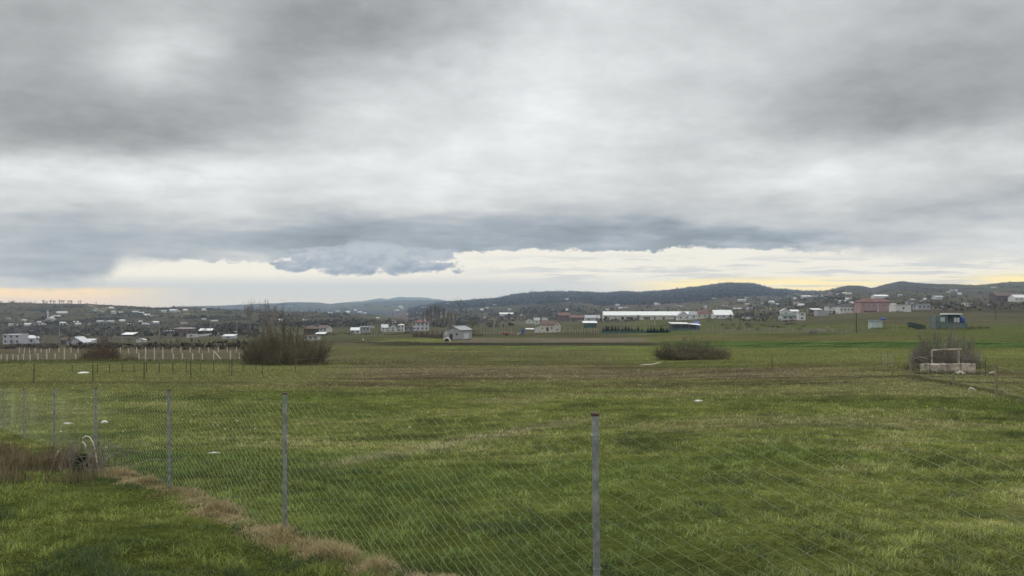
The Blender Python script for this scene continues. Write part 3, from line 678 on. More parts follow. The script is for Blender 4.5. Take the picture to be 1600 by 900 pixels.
# mosque
X, D, Zg = at(76, 502.5); k = D / F
t = thing('mosque', 'small pale mosque with a dome and one tall minaret on the far hillside', 'mosque', (X, D, Zg))
u = k
obj('wall', MB().box(-6 * u, 7 * u, 0, 9 * u, -2, 4.2 * u), M['cream'], t)
obj('dome', MB().lathe([(4.3 * u * math.cos(a), 4.2 * u + 4.0 * u * math.sin(a)) for a in np.linspace(0, 1.5, 7)], 14, (2.2 * u, 4.5 * u)), M['pale'], t, True)
mn = obj('minaret', MB().lathe([(1.3 * u, -2), (1.3 * u, 5 * u), (1.05 * u, 5.6 * u), (1.0 * u, 13 * u), (1.4 * u, 13.2 * u), (1.4 * u, 13.8 * u), (.9 * u, 14 * u), (.85 * u, 16 * u)], 10, (-2.2 * u, 1.5 * u)), M['white'], t, False)
obj('minaret_spire', MB().lathe([(.62 * u, 16 * u), (.05 * u, 19 * u)], 10, (-2.2 * u, 1.5 * u)), M['pale'], mn)
for i in range(3): obj('window', MB().box((-4.5 + i * 3.6) * u, (-3.3 + i * 3.6) * u, -.06, .1, 1.2 * u, 3 * u), M['glass'], t)
obj('porch', MB().box(-8 * u, -6.01 * u, .4, 7 * u, -2, 2.2 * u), M['cream'], t)
# green cabin with blue tank
X, D, Zg = at(1490, 514); k = D / F
t = thing('green_cabin', 'green and navy cabin with a white roof and one white window', 'cabin', (X, D + 1.5, Zg))
P = lambda px, py: ((px - 1490) * k, (514 - py) * k)
def pbox(x0, x1, y0, y1, ya, yb): a, b = P(x0, y1); c, d = P(x1, y0); return MB().box(a, c, ya, yb, b, d)
obj('fence_panel', pbox(1472, 1515, 505.2, 515, -.6, -.45), M['teal'], t)
obj('wall', pbox(1486.5, 1505, 492, 515, 0, 3), M['navy'], t)
ro = obj('roof', pbox(1484, 1508, 489.8, 491.9, -.4, 3.3), M['wroof'], t)
wn = obj('window', pbox(1495.5, 1504, 496.5, 504, -.06, .1), M['white'], t); obj('window_bar', pbox(1499.4, 1500, 496.5, 504, -.1, -.065), M['navy'], wn)
tn = obj('netting_room', pbox(1466, 1486.3, 493.5, 515, .3, 3), M['teal'], t)
obj('netting_window', pbox(1475, 1482, 496, 503, .22, .296), M['paleblue'], tn)
for px in (1466, 1472, 1486): obj('corner_post', pbox(px - .4, px + .4, 493, 515, .1, .2), M['galv'], t)
wv = thing('water_tank', 'bright blue plastic water tank on the end of the green cabin', 'tank', (X + (1510.5 - 1490) * k, D + 2.2, Zg))
obj('tank_stand', MB().box(-.75, .75, -.7, .7, -.3, 8.9 * k), M['wood'], wv)
obj('tank_body', MB().lathe([(.70, 8.95 * k), (.76, 9.2 * k), (.76, 17 * k), (.66, 18.2 * k), (.3, 18.9 * k)], 16), M['blue'], wv, True)
obj('tank_lid', MB().lathe([(.28, 18.9 * k), (.28, 19.5 * k)], 12), M['blue'], wv)
X, D, Zg = at(1434, 514.5); k = D / F
t = thing('upturned_boat', 'dull green tarpaulin covered trough tapering to a point in the grass', 'trough', (X, D + .8, Zg))
hull = []; st = [(-14, 8.5, 10.6, .15), (-12, 5.5, 11.2, .6), (-6, 2.5, 10, .9), (2, .6, 8, 1.0), (8, -.6, 6.5, 1.0), (12, -.6, 6.0, .95)]
for a, b, c, wd in st: hull += [(a * k, -wd * .7, b * k), (a * k, wd * .7, b * k), (a * k, wd, c * k), (a * k, -wd, c * k)]
obj('tarpaulin', MB().add(hull, [(i * 4 + q, i * 4 + (q + 1) % 4, i * 4 + 4 + (q + 1) % 4, i * 4 + 4 + q) for i in range(5) for q in range(4)] + [(3, 2, 1, 0), (20, 21, 22, 23)]), M['green'], t)
obj('support', MB().box(12.05 * k, 12.8 * k, -.8, .8, -.3, 6.5 * k).box(-12.5 * k, -12 * k, -.2, .2, -.3, 7 * k), M['dark'], t)
# pale blue hut
X, D, Zg = at(1371, 513.5); k = D / F
t = thing('pale_hut', 'small pale blue panel hut standing in the grass', 'hut', (X, D + 1.2, Zg))
obj('wall', MB().box(-8.5 * k, 8 * k, -1.2, 1.2, -.3, 12.2 * k), M['paleblue'], t); obj('roof', MB().box(-10 * k, 8.6 * k, -1.4, 1.4, 12.25 * k, 13.2 * k), M['zinc'], t)
obj('door', MB().box(-5.5 * k, -2.2 * k, -1.24, -1.15, .02, 10 * k), M['pale'], t)
t = thing('tank_rack', 'blue drum lying on a dark open rack beside the pale hut', 'rack', (X + 12.0 * k, D + 1.4, Zg))
for a in (-2.6, 2.6):
    for b in (-.5, .5): obj('leg', MB().tube([(a * k, b, -.3), (a * k, b, 13 * k)], .04), M['wood'], t)
obj('drum', MB().tube([(-3.6 * k, 0, 15 * k), (-3.2 * k, 0, 15 * k), (3.2 * k, 0, 15 * k), (3.6 * k, 0, 15 * k)], [1.2 * k, 1.9 * k, 1.9 * k, 1.2 * k], 12), M['blue'], t)
obj('deck', MB().box(-3.2 * k, 3.2 * k, -.6, .6, 13 * k, 13.1 * k + .05), M['wood'], t)
# nursery: netted shelter and small conifers
X, D, Zg = at(1070, 516.5); k = D / F
t = thing('netting_tunnel', 'dark green netted shelter with a thin white roof in the nursery', 'shelter', (X, D + 3, Zg))
obj('net_wall', MB().box(-20 * k, 20 * k, -3, 3, -.3, 9 * k), M['dark'], t); obj('skirt', MB().box(-20.3 * k, 24 * k, -3.2, -3.05, -.3, 3 * k), M['teal'], t)
obj('roof', MB().slab([(-21 * k, -3.4, 10.4 * k), (8 * k, -3.4, 10.0 * k), (8 * k, 3.4, 11.5 * k), (-21 * k, 3.4, 12 * k)], .2), M['wroof'], t)
obj('awning', MB().slab([(8.2 * k, -3.6, 9.5 * k), (25 * k, -3.6, 8.0 * k), (27 * k, 2.4, 9.5 * k), (12 * k, 2.4, 10.8 * k)], .15), M['wroof'], t)
for a in (-18, -6, 6, 18): obj('corner_post', MB().tube([(a * k, -3.3, -.3), (a * k, -3.3, 10.2 * k)], .06), M['galv'], t)
X2, D2, Z2 = at(1094, 514); 
tag(obj('tarpaulin', MB().add([(-5 * k, 0, 7 * k), (4 * k, 0, 9.5 * k), (5 * k, 2, 12 * k), (-2 * k, 2, 12.5 * k), (-6 * k, 3, 8 * k), (-5 * k, 0, -.2), (4 * k, 0, -.2), (5 * k, 3, -.2), (-6 * k, 3, -.2)], [(0, 1, 2, 3), (0, 3, 4), (0, 5, 6, 1), (1, 6, 7, 2), (5, 8, 7, 6), (4, 8, 5, 0), (2, 7, 8, 4, 3)]), M['blue']), 'blue tarpaulin heaped at the end of the netted shelter', 'tarpaulin').location = (X2, D2 + 5.5, Z2)
for lab, a, b in (('green shade net strung low along the row of small conifers', 940, 1048), ):
    xa, da, za = at(a, 521); xb, db, zb = at(b, 519.5)
    t = thing('shade_net', lab, 'netting', (xa, da, za)); nn = 12; vs = []
    for i in range(nn + 1):
        f = i / nn; x_, d_, z_ = spot(a + (b - a) * f, da + (db - da) * f)
        for q in (0, .05): vs += [(x_ - xa, d_ - da + q, z_ - za - .2), (x_ - xa, d_ - da + q, z_ - za + .9)]
    obj('net_cloth', MB().add(vs, [(i * 4, i * 4 + 4, i * 4 + 5, i * 4 + 1) for i in range(nn)] + [(i * 4 + 2, i * 4 + 3, i * 4 + 7, i * 4 + 6) for i in range(nn)] + [(i * 4 + 1, i * 4 + 5, i * 4 + 7, i * 4 + 3) for i in range(nn)]), M['net'], t)
    for i in range(0, nn + 1, 3):
        f = i / nn; x_, d_, z_ = spot(a + (b - a) * f, da + (db - da) * f)
        obj('post', MB().tube([(x_ - xa, d_ - da - .05, z_ - za - .3), (x_ - xa, d_ - da - .05, z_ - za + 1.3)], .04), M['galv'], t)
# odds and ends of the farmyards
X, D, Zg = at(822, 524); k = D / F
t = thing('play_slide', 'blue frame with a pale slide beside the cream house', 'slide', (X, D + 1, Zg))
obj('tower', MB().box(-8 * k, -3 * k, 0, 1.6, 3 * k, 9.5 * k), M['blue'], t); obj('chute', MB().slab([(-14 * k, -.2, .1), (-14 * k, .7, .1), (-7 * k, .7, 5 * k), (-7 * k, -.2, 5 * k)], .12), M['pale'], t)
for a in (-7.8, -3.2): obj('leg', MB().tube([(a * k, .1, -.3), (a * k, .1, 6 * k)], .09), M['navy'], t)
t = thing('awning', 'white awning on thin legs beside the blue slide', 'awning', (X + 5.5 * k, D + 2, Zg))
obj('canopy', MB().slab([(-6 * k, -1, 9.2 * k), (7 * k, -1, 9.0 * k), (7 * k, 2, 10.2 * k), (-6 * k, 2, 10.4 * k)], .15), M['wroof'], t)
for a in (-5.5, 6.4): 
    for b in (-.9, 1.8): obj('leg', MB().tube([(a * k, b, -.3), (a * k, b, 9.3 * k)], .06), M['wood'], t)
X, D, Zg = at(790, 525); k = D / F
t = thing('farm_trailer', 'small red farm trailer standing by the vineyard posts', 'trailer', (X, D + 1, Zg))
obj('body', MB().add([(-5.5 * k, -.9, .8), (5.5 * k, -.9, .8), (5.5 * k, .9, .8), (-5.5 * k, .9, .8), (-6 * k, -1.1, 5.2 * k), (6 * k, -1.1, 5.2 * k), (6 * k, 1.1, 5.2 * k), (-6 * k, 1.1, 5.2 * k)], [(3, 2, 1, 0), (4, 5, 6, 7), (0, 1, 5, 4), (1, 2, 6, 5), (2, 3, 7, 6), (3, 0, 4, 7)]), M['red'], t)
for sg in (-1, 1): obj('wheel', MB().tube([(.3, sg * 1.0 - .12, .42), (.3, sg * 1.0 + .12, .42)], .45, 14), M['dark'], t)
obj('drawbar', MB().tube([(-5.5 * k, 0, .7), (-9 * k, 0, .4)], .06), M['dark'], t)
def van(px, py, label, ln=3.9):
    X, D, Zg = at(px, py); t = thing('parked_van', label, 'van', (X, D + 1, Zg))
    pr = [(-ln / 2, .35), (ln / 2, .35), (ln / 2, 1.0), (ln / 2 - .5, 1.15), (ln / 2 - 1.1, 1.85), (-ln / 2 + .1, 1.9)]
    obj('body', MB().add([(a, -.85, b) for a, b in pr] + [(a, .85, b) for a, b in pr], [tuple(range(6)), tuple(range(11, 5, -1))] + [(i, i + 6, (i + 1) % 6 + 6, (i + 1) % 6) for i in range(6)]), M['plastic'], t)
    for a in (-ln / 2 + .8, ln / 2 - .8):
        for sg in (-1, 1): obj('wheel', MB().tube([(a, sg * .8 - .1, .32), (a, sg * .8 + .1, .32)], .32, 12), M['dark'], t)
    obj('window', MB().box(-ln / 2 + .5, ln / 2 - 1.3, -.87, -.8, 1.2, 1.65), M['glass'], t)
van(1166, 499.5, 'white van parked beyond the big white house, the nearer to it', 4.6); van(1173, 499.5, 'white van parked behind another white van near the thin poles', 3.8)
X, D, Zg = at(1272, 521); k = D / F
t = thing('brush_heap', 'grey brown stack of cut vine wood by the leaning posts', 'wood stack', (X, D, Zg)); m = MB()
for i in range(140):
    a = random.uniform(-9, 9) * k; b = random.uniform(-1, 1); z = random.uniform(0, 1) ** 1.2 * 7 * k * (1 - abs(a / (11 * k)) ** 2); an = random.uniform(-.7, .7)
    m.tube([(a - .8 * math.cos(an), b, max(0, z - .3 * math.sin(an))), (a + .8 * math.cos(an), b + random.uniform(-.4, .4), z + .8 * math.sin(an))], .03, 3)
obj('branches', m, M['paletwig'], t)
for px, py, dx, dz, lab in ((1285, 518.5, -4.5, 5.5, 'pale post leaning next to the stack of cut wood'), (1300, 518.5, -7.5, 9.5, 'long pale pole leaning against a stake in the vineyard')):
    X, D, Zg = at(px, py); k = D / F
    t = thing('leaning_post', lab, 'post', (X, D, Zg)); obj('pole', MB().tube([(2.5 * k, 0, -.1), (dx * k, .5, dz * k)], .09), M['pole'], t)
    obj('stake', MB().tube([(3.5 * k, .1, -.2), (3.2 * k, .1, 5 * k)], .07), M['pole'], t)

# tiny houses far off
pt = thing('far_house', 'x', 'house', (0, -40, -20)); m = MB()
pr = [(-.4, -.35), (-.4, .62), (0, 1.0), (.4, .62), (.4, -.35)]
m.add([(-.5, a, b) for a, b in pr] + [(.5, a, b) for a, b in pr], [tuple(range(5)), tuple(range(9, 4, -1))] + [(i, (i + 1) % 5, (i + 1) % 5 + 5, i + 5) for i in range(5)])
FAR_H = {}
def far_proto(wm, rm, first=[True]):
    t = thing('far_house', 'far house', 'house'); obj('wall', m, M[wm], t)
    r = MB()
    for sg in (-1, 1): r.slab([(-.54, 0, .99), (-.54, sg * .46, .57), (.54, sg * .46, .57), (.54, 0, .99)], .035)
    obj('roof', r, M[rm], t); return t
for o in [pt]: bpy.data.objects.remove(o)
TINY = [
 ('small pale house in the village scattered below the mosque hill', 'white houses of the hillside village', 900, [
  (12, 7, 498.5, 3), (16, 7, 511, 4), (37, 8, 502.5, 3.5), (42, 9, 511, 4.5), (55, 15, 508.5, 5), (97, 10, 509.5, 5), (95, 14, 490.8, 4), (87, 12, 495, 2), (118, 9, 505.5, 3.5), (121, 8, 509, 4), (142, 10, 508, 4), (155, 10, 503.8, 3), (164, 10, 503.5, 3.2), (172, 9, 504, 3.2), (190, 8, 502.5, 3), (62, 10, 505.5, 3.5), (99, 10, 514, 3), (30, 8, 514, 3), (66, 8, 512.5, 3)]),
 ('bright white house high on the hill flank between village and blue hills', 'white houses on the hill flank', 900, [
  (177, 6, 491, 5.5), (148, 5, 487, 3), (162, 8, 482.5, 2.5), (173, 7, 482.5, 3), (188, 7, 490, 3), (211, 9, 489.5, 3.5), (221, 6, 490.5, 3), (229, 9, 493.5, 3), (238, 8, 494.5, 3.5), (255, 8, 488.5, 4), (270, 12, 488, 5), (277, 6, 488, 3), (289, 7, 486, 3), (290, 10, 491, 2), (318, 6, 485.3, 3), (318, 6, 500, 2.5), (334, 10, 502.5, 2.5), (242, 11, 506, 4), (286, 10, 506, 4.5), (219, 6, 504, 3), (225, 7, 510.5, 3.5), (203, 8, 522.5, 3), (229, 9, 522.5, 2.5)]),
 ('tiny pale house scattered on the plain under the blue hills', 'pale houses under the blue hills', 0, [
  (434, 13, 502.5, 4), (465, 6, 503.5, 3), (476, 6, 501.5, 3), (516, 7, 490.3, 2.5), (543, 6, 489.5, 3.5), (540, 6, 497.8, 3.5), (590, 5, 498.5, 3), (562, 6, 489.5, 3), (527, 5, 487, 2), (555, 4, 486, 2.5), (570, 5, 491, 3), (625, 5, 481, 3), (628, 4, 483, 4), (620, 6, 486, 2), (640, 10, 491, 2.5), (655, 9, 491.3, 2.5), (662, 6, 482, 2), (700, 5, 476, 2)]),
 ('tiny white house scattered on the foot of the dark forested ridge', 'white houses below the forested ridge', 0, [
  (736, 7, 498, 3), (758, 5, 498, 3.5), (761, 4, 482.3, 2.5), (753, 5, 485, 2.5), (774, 6, 478.5, 3), (796, 5, 485, 3), (783, 5, 499, 2), (800, 5, 499, 2), (816, 7, 493.5, 3.5), (880, 6, 468.5, 3), (886, 5, 470, 3.5), (889, 4, 469.8, 2.5), (886, 4, 485.5, 3), (864, 6, 485.5, 2.5), (965, 6, 478.5, 3.5), (970, 6, 483, 3), (978, 8, 481.5, 3.5), (853, 6, 470, 2), (1025, 5, 477, 4), (1030, 4, 476, 3), (949, 6, 485, 2.5)]),
 ('small white house strung along the lower slope behind the barn', 'white houses on the lower slope', 0, [
  (1102, 6, 481.5, 4), (1125, 10, 482.5, 4), (1133, 10, 478.8, 4.5), (1160, 12, 471.5, 4), (1167, 6, 466.5, 3), (1153, 13, 483.5, 2.5), (1172, 10, 483.5, 3), (1168, 7, 477, 3), (1194, 6, 475, 3), (1206, 8, 474, 4), (1214, 6, 476.5, 2.5), (1209, 9, 483.5, 4), (1115, 7, 468, 2.5), (1063, 7, 480, 3)]),
 ('pale little house dotted over the farmed slope above the pink building', 'pale houses on the farmed slope', 0, [
  (1242, 4, 468.5, 3.5), (1261, 14, 466, 4.5), (1245, 8, 475, 5.5), (1252, 9, 478.5, 4), (1275, 8, 463.5, 3), (1293, 16, 462, 3), (1300, 7, 459.5, 3), (1310, 4, 460, 2.5), (1320, 5, 459.5, 3), (1327, 8, 460, 2.5), (1327, 9, 467, 4), (1324, 5, 469, 3), (1317, 10, 473, 4), (1331, 7, 475.5, 4), (1306, 4, 469.5, 2.5), (1346, 4, 469.5, 2.5), (1442, 7, 473, 3.5), (1446, 6, 469, 3), (1426, 6, 470, 3), (1483, 5, 457, 3.5), (1487, 6, 455, 2.5), (1494.5, 3.5, 456.5, 4.5), (1500, 6, 461.3, 4), (1468, 4, 466, 2), (1547, 5, 476.5, 3), (1554, 7, 450, 3), (1594, 10, 461.5, 4), (1459, 4, 481.5, 2.5), (1473, 4, 481, 2.5), (1407, 6, 463, 3)]),
]
PROT = [far_proto('white', 'wroof'), far_proto('offwhite', 'zinc'), far_proto('white', 'tile'), far_proto('cream', 'brown'), far_proto('offwhite', 'pale')]
used = set()
for lab, grp, dmin, L_ in TINY:
    for i, (px, w_, yb, h_) in enumerate(L_):
        q = random.choice([0, 0, 1, 1, 1, 4, 4, 2, 3, 3]); X, D, Zg = at(px, yb, dmin); k = D / F
        if q not in used: o = PROT[q]; used.add(q)
        else: o = copy_tree(PROT[q])
        o.location = (X, D + .3 * w_ * k, Zg); o.scale = (w_ * k, max(w_ * .6, h_) * k, h_ * k); o.rotation_euler = (0, 0, random.uniform(-.3, .3))
        tag(o, lab, 'house', grp)
for q, o in enumerate(PROT):
    if q not in used:
        for ch in list(o.children): bpy.data.objects.remove(ch)
        bpy.data.objects.remove(o)
# long sloping white wall
xa, da, za = at(311, 525.5); xb, db, zb = at(370, 520)
t = thing('boundary_wall', 'long white wall climbing beside the white roofed barn', 'wall', (xa, da, za)); vs = []; nn = 16
for i in range(nn + 1):
    x_, d_, z_ = spot(311 + 59 * i / nn, da + (db - da) * i / nn)
    for q in (0, .35): vs += [(x_ - xa, d_ - da + q, z_ - za - .5), (x_ - xa, d_ - da + q, z_ - za + 1.5 * da / 600)]
obj('masonry', MB().add(vs, [(i * 4, i * 4 + 4, i * 4 + 5, i * 4 + 1) for i in range(nn)] + [(i * 4 + 2, i * 4 + 3, i * 4 + 7, i * 4 + 6) for i in range(nn)] + [(i * 4 + 1, i * 4 + 5, i * 4 + 7, i * 4 + 3) for i in range(nn)] + [(0, 1, 3, 2), (nn * 4, nn * 4 + 2, nn * 4 + 3, nn * 4 + 1)]), M['white'], t)
# utility poles
def upole(px, y0, y1, m_, label, arm=True, r=.13):
    X, D, Zg = at(px, y1); k = D / F; h = (y1 - y0) * k
    t = thing('utility_pole', label, 'pole', (X, D, Zg)); r = max(r, .45 * k)
    obj('shaft', MB().tube([(0, 0, -.5), (0, 0, h)], [r, r * .7], 7), M[m_], t)
    if arm: obj('crossarm', MB().box(-.06 * h, .06 * h, -r, r, h * .93, h * .93 + r), M[m_], t)
for px, y0, y1, m_, lab in [
 (190.5, 514, 537, 'pole', 'pale utility pole rising through the white roofed shed'), (249, 513.5, 523.5, 'pole', 'short pale pole near the thin white roofs of the village'),
 (328.5, 507.5, 523, 'pole', 'pale pole at the end of the white gabled barn roof'), (370, 503, 519, 'pole', 'tall pale pole at the top of the long white wall'),
 (93, 514, 524, 'pole', 'thin pale pole between the lavender house and the broad gable'), (837, 500, 521, 'pole', 'pale pole against the cream house lean-to'),
 (1023, 497, 511, 'pole', 'thin pole in front of the long white barn'), (1083, 489, 503, 'pole', 'thin pole in front of the cream house with steep red roof'),
 (1059, 477, 487, 'pole', 'pale mast rising behind the barn end'), (1180, 481, 497, 'pole', 'pale pole near the white vans, first of a pair'), (1184, 481, 496, 'pole', 'pale pole near the white vans, second of a pair'),
 (1156, 499, 516, 'darkpost', 'dark post standing in the scrub below the white vans'), (1338, 489, 520, 'darkpost', 'tall dark utility pole in front of the pink building'),
 (1556, 477, 500, 'darkpost', 'dark pole on the slope beyond the blue tank'), (933, 493, 512, 'pole', 'thin pole at the end of the dark green shelter'), (773, 496, 517, 'pole', 'thin pale pole among the vineyard posts'),
 (1262, 478, 490, 'pole', 'green grey pole beside the square white block house')]:
    upole(px, y0, y1, m_, lab, arm=(y1 - y0) > 12)
# ------------------------------------------------------------------ shrubs and trees
def twigs(seed, n_stem, spread, height, n_sub, r0=.02, up=.7, arch=.25):
    """a leafless bush of unit size: stems from the ground, each with finer twigs; returns (stems, twigs)"""
    rg = random.Random(seed); S_, T_ = MB(), MB()
    for i in range(n_stem):
        a = rg.uniform(0, 2 * math.pi); rr = math.sqrt(rg.random()) * spread * .86
        b = np.array([rr * math.cos(a), rr * math.sin(a) * .7, -.02]); lob = .74 + .30 * math.sin(2.3 * a + seed) * math.cos(4.1 * rr / spread + seed * 2) + (.22 if rg.random() < .12 else 0); h = height * lob * (1 - (rr / spread) ** 1.5 * .92) * (.3 + .9 * rg.random() ** 1.1)
        out = np.array([math.cos(a), math.sin(a) * .7, 0]) * (rr * .12 + arch * rg.uniform(.0, 1) * spread * .34)
        P = [b, b + out * .25 + [0, 0, h * .4], b + out * .65 + [rg.uniform(-.04, .04), 0, h * .75], b + out + [rg.uniform(-.06, .06), rg.uniform(-.06, .06), h]]
        S_.tube(P, [r0, r0 * .75, r0 * .5, r0 * .2], 3, False)
        for k in range(n_sub):
            f = rg.uniform(.08, 1); j = min(2, int(f * 3)); q = P[j] + (P[j + 1] - P[j]) * (f * 3 - j)
            dv = np.array([rg.gauss(0, 1), rg.gauss(0, 1), rg.gauss(up * .6 + .3, .6)]); dv /= np.linalg.norm(dv); ln = rg.uniform(.08, .26) * height
            e = q + dv * ln; e[2] = max(e[2], .01)
            T_.tube([q, (q + e) / 2 + [0, 0, ln * .08], e], [r0 * .45, r0 * .32, r0 * .14], 3, False)
    return S_, T_
def shrub(name, mbs, mats, label, cat='bush', group=None):
    if name == 'hedge_bush': return tag(obj(name, MB().add(mbs[0].v, mbs[0].f).add(mbs[1].v, mbs[1].f), mats[1]), label, cat, group)
    t = thing(name, label, cat, group=group); obj('stem', mbs[0], mats[0], t); obj('twig_crown', mbs[1], mats[1], t); return t
def put(t, px, yb, wpx, hpx, dmin=0, rz=0):
    X, D, Zg = at(px, yb, dmin); k = D / F
    t.location = (X, D, Zg); t.scale = (wpx * k / 2, wpx * k / 2, hpx * k); t.rotation_euler = (0, 0, rz); return t
# the three big bushes
big = shrub('bare_bush', twigs(1, 240, 1.0, 1.0, 24, .006, .7, .5), (M['twig'], M['twig']), 'big rounded leafless brown bush at the white post fence'); put(big, 446, 569, 134, 96)
b2 = shrub('bare_bush', twigs(2, 60, .8, 1.0, 30, .008, .9, .3), (M['bark'], M['paletwig']), 'taller bare shrub rising out of the back of the big brown bush'); put(b2, 424, 566, 74, 92)
b3 = shrub('bare_bush', twigs(3, 300, 1.0, 1.0, 22, .0065, .45, .5), (M['olivetwig'], M['twig']), 'low wide leafless bush alone in the meadow'); put(b3, 1082, 561.5, 118, 46)
b4 = shrub('bare_bush', twigs(4, 190, 1.0, 1.0, 26, .0062, 1.0, .4), (M['twig'], M['paletwig']), 'bushy bare shrub growing behind the concrete trough'); put(b4, 1476, 573, 104, 84)
b5 = shrub('bare_bush', twigs(5, 130, 1.0, 1.0, 24, .007, .6, .45), (M['thorn'], M['thorn']), 'red brown thorn bush breaking the line of white posts'); put(b5, 158, 563.5, 64, 50)
b6 = shrub('bare_bush', twigs(6, 60, 1.0, 1.0, 24, .008, .6, .45), (M['thorn'], M['thorn']), 'small red brown bush under the white posts near the thorn bush'); put(b6, 205, 563, 22, 14)
b7 = shrub('bare_bush', twigs(17, 60, 1.0, 1.0, 20, .008, .6, .45), (M['thorn'], M['olivetwig']), 'low scrubby bush spreading beside the trough at the post side'); put(b7, 1432, 578, 40, 22)
b8 = shrub('bare_bush', twigs(18, 60, 1.0, 1.0, 20, .008, .6, .45), (M['thorn'], M['olivetwig']), 'low bush beside the open end of the trough'); put(b8, 1524, 572, 34, 20)
# bare trees
def tree_mb(seed, height=1.0, levels=4, r0=.02, spread=.5, poplar=False, first=.25):
    rg = random.Random(seed); T, C = MB(), MB()
    def grow(p, d, ln, r, lv):
        q = p + d * ln; mid = (p + q) / 2 + np.array([rg.gauss(0, 1), rg.gauss(0, 1), 0]) * ln * .04
        (T if lv == levels else C).tube([p, mid, q], [r, r * .82, r * .62], 5 if lv >= levels - 1 else 3, False)
        if lv == 0: return
        nb = 3 if lv < levels else (7 if poplar else 5)
        for i in range(nb):
            a = rg.uniform(0, 2 * math.pi); sp = (spread if lv < levels else spread * .9) * rg.uniform(.5, 1.3)
            u = np.cross(d, [math.cos(a), math.sin(a), .3]); u /= np.linalg.norm(u); nd = d + u * sp + [0, 0, .18]; nd /= np.linalg.norm(nd)
            s_ = p + (q - p) * (rg.uniform(.45, 1.0) if i else 1.0)
            grow(s_, nd, ln * rg.uniform(.55, .78) * (1.05 if lv < levels else (1.0 if poplar else .85)), r * .58, lv - 1)
    grow(np.array([0, 0, -.02]), np.array([0, 0, 1.]), height * first, r0, levels)
    mx = max(v[2] for v in C.v)
    for q in (T, C): q.v = [(x / mx * height, y / mx * height, z / mx * height) for x, y, z in q.v]
    return T, C
def tree(label, seed, kw, mats=('bark', 'bark'), group=None, name='bare_tree'):
    t = thing(name, label, 'tree', group=group); T, C = tree_mb(seed, **kw); obj('trunk', T, M[mats[0]], t); obj('branch_crown', C, M[mats[1]], t); return t
def put_tree(t, px, yb, hpx, wf=1.0, dmin=0):
    X, D, Zg = at(px, yb, dmin); k = D / F; t.location = (X, D, Zg); t.scale = (hpx * k * wf, hpx * k * wf, hpx * k); t.rotation_euler = (0, 0, random.uniform(0, 6)); return t
ta = tree('tall thin bare tree with a tuft of branches beside the big bush', 11, dict(levels=5, r0=.014, spread=.36, first=.34), ('bark', 'paletwig')); put_tree(ta, 390, 531, 66, .8)
tb = tree('broad tall bare tree rising behind the big brown bush', 12, dict(levels=5, r0=.016, spread=.42, first=.26), ('bark', 'paletwig')); put_tree(tb, 424, 533, 68, .95)
tb2 = copy_tree(tb); put_tree(tb2, 411, 533, 60, .6); tag(tb2, 'narrower bare tree between the two tall ones behind the big bush')
pa = tree('pale feathery poplar', 13, dict(levels=5, r0=.010, spread=.22, poplar=True, first=.22), ('paletwig', 'paletwig'), 'bare poplars behind the block shed', 'bare_poplar')
for i, (px, h_) in enumerate([(667, 46), (673, 50), (680, 52), (686, 50), (693, 48), (700, 42), (705, 38), (661, 36), (712, 36)]):
    o = pa if i == 0 else copy_tree(pa); put_tree(o, px, 521, h_, .55); tag(o, 'pale leafless poplar in the row near the grey block shed', 'tree', 'bare poplars behind the block shed')
tt = tree('small dark rounded tree beside the grey block shed', 14, dict(levels=5, r0=.02, spread=.6, first=.3), ('bark', 'olivetwig')); put_tree(tt, 738, 519, 26, 1.1)
tsm = tree('faint bare tree standing on the hill skyline', 15, dict(levels=4, r0=.02, spread=.5, first=.35)); put_tree(tsm, 720, 497, 34, 1.0)
# bushes and bare trees of the middle distance: prototypes and copies
PB = [shrub('hedge_bush', twigs(30 + i, 34, 1.0, 1.0, 16, .017, .6, .4), (M[a], M[b]), 'x', 'bush') for i, (a, b) in enumerate([('twig', 'twig'), ('thorn', 'thorn'), ('olivetwig', 'twig'), ('twig', 'olivetwig')])]
PT = [tree('x', 40 + i, dict(levels=4, r0=.028, spread=.5, first=.3), ('bark', b)) for i, b in enumerate(('twig', 'olivetwig', 'paletwig'))]
first = set()
def bush_at(px, yb, w, h, lab, grp, q=None, dmin=0):
    q = random.randrange(4) if q is None else q; p = PB[q]
    o = p if ('b', q) not in first else copy_tree(p); first.add(('b', q)); put(o, px, yb, w, h, dmin, random.uniform(-.5, .5)); return tag(o, lab, 'bush', grp)
def tree_at(px, yb, h, lab, grp, q=None, wf=1.1, dmin=0):
    q = random.randrange(3) if q is None else q; p = PT[q]
    o = p if ('t', q) not in first else copy_tree(p); first.add(('t', q)); put_tree(o, px, yb, h, wf, dmin); return tag(o, lab, 'tree', grp)
rr = random.uniform
for px in [2, 16, 30, 62, 74, 84, 118, 150, 168, 186, 210, 236, 252, 262, 282, 296, 330, 352, 372, 384]:
    bush_at(px + rr(-5, 5), rr(539, 545), rr(16, 34), rr(7, 16), 'brown leafless bush in the hedge between the white posts and the low village', 'hedge bushes before the low village')
for px, h in [(63, 22), (66, 18), (160, 22), (166, 20), (250, 14), (278, 17), (268, 12), (300, 13), (110, 14), (132, 12), (222, 13), (202, 15), (340, 12), (20, 14)]:
    tree_at(px, rr(538, 542), h, 'small bare tree among the houses of the low village', 'bare trees of the low village')
for px in np.arange(8, 380, 15):
    tree_at(px + rr(-6, 6), rr(512, 526), rr(7, 13), 'bare tree in the brown belt under the mosque hill', 'bare trees under the mosque hill', wf=1.5)
for px in list(np.arange(66, 128, 4.3)) + [0, 3, 18, 24, 36, 48, 54, 150, 154, 162, 190, 205]:
    o = tree_at(px + rr(-2.5, 2.5), 475.5 if px > 130 else 474.6, rr(3.5, 8) if 60 < px < 128 else rr(3, 5.5), 'dark little tree on the skyline crest above the mosque', 'trees along the left crest', q=0, wf=1.5, dmin=1200)
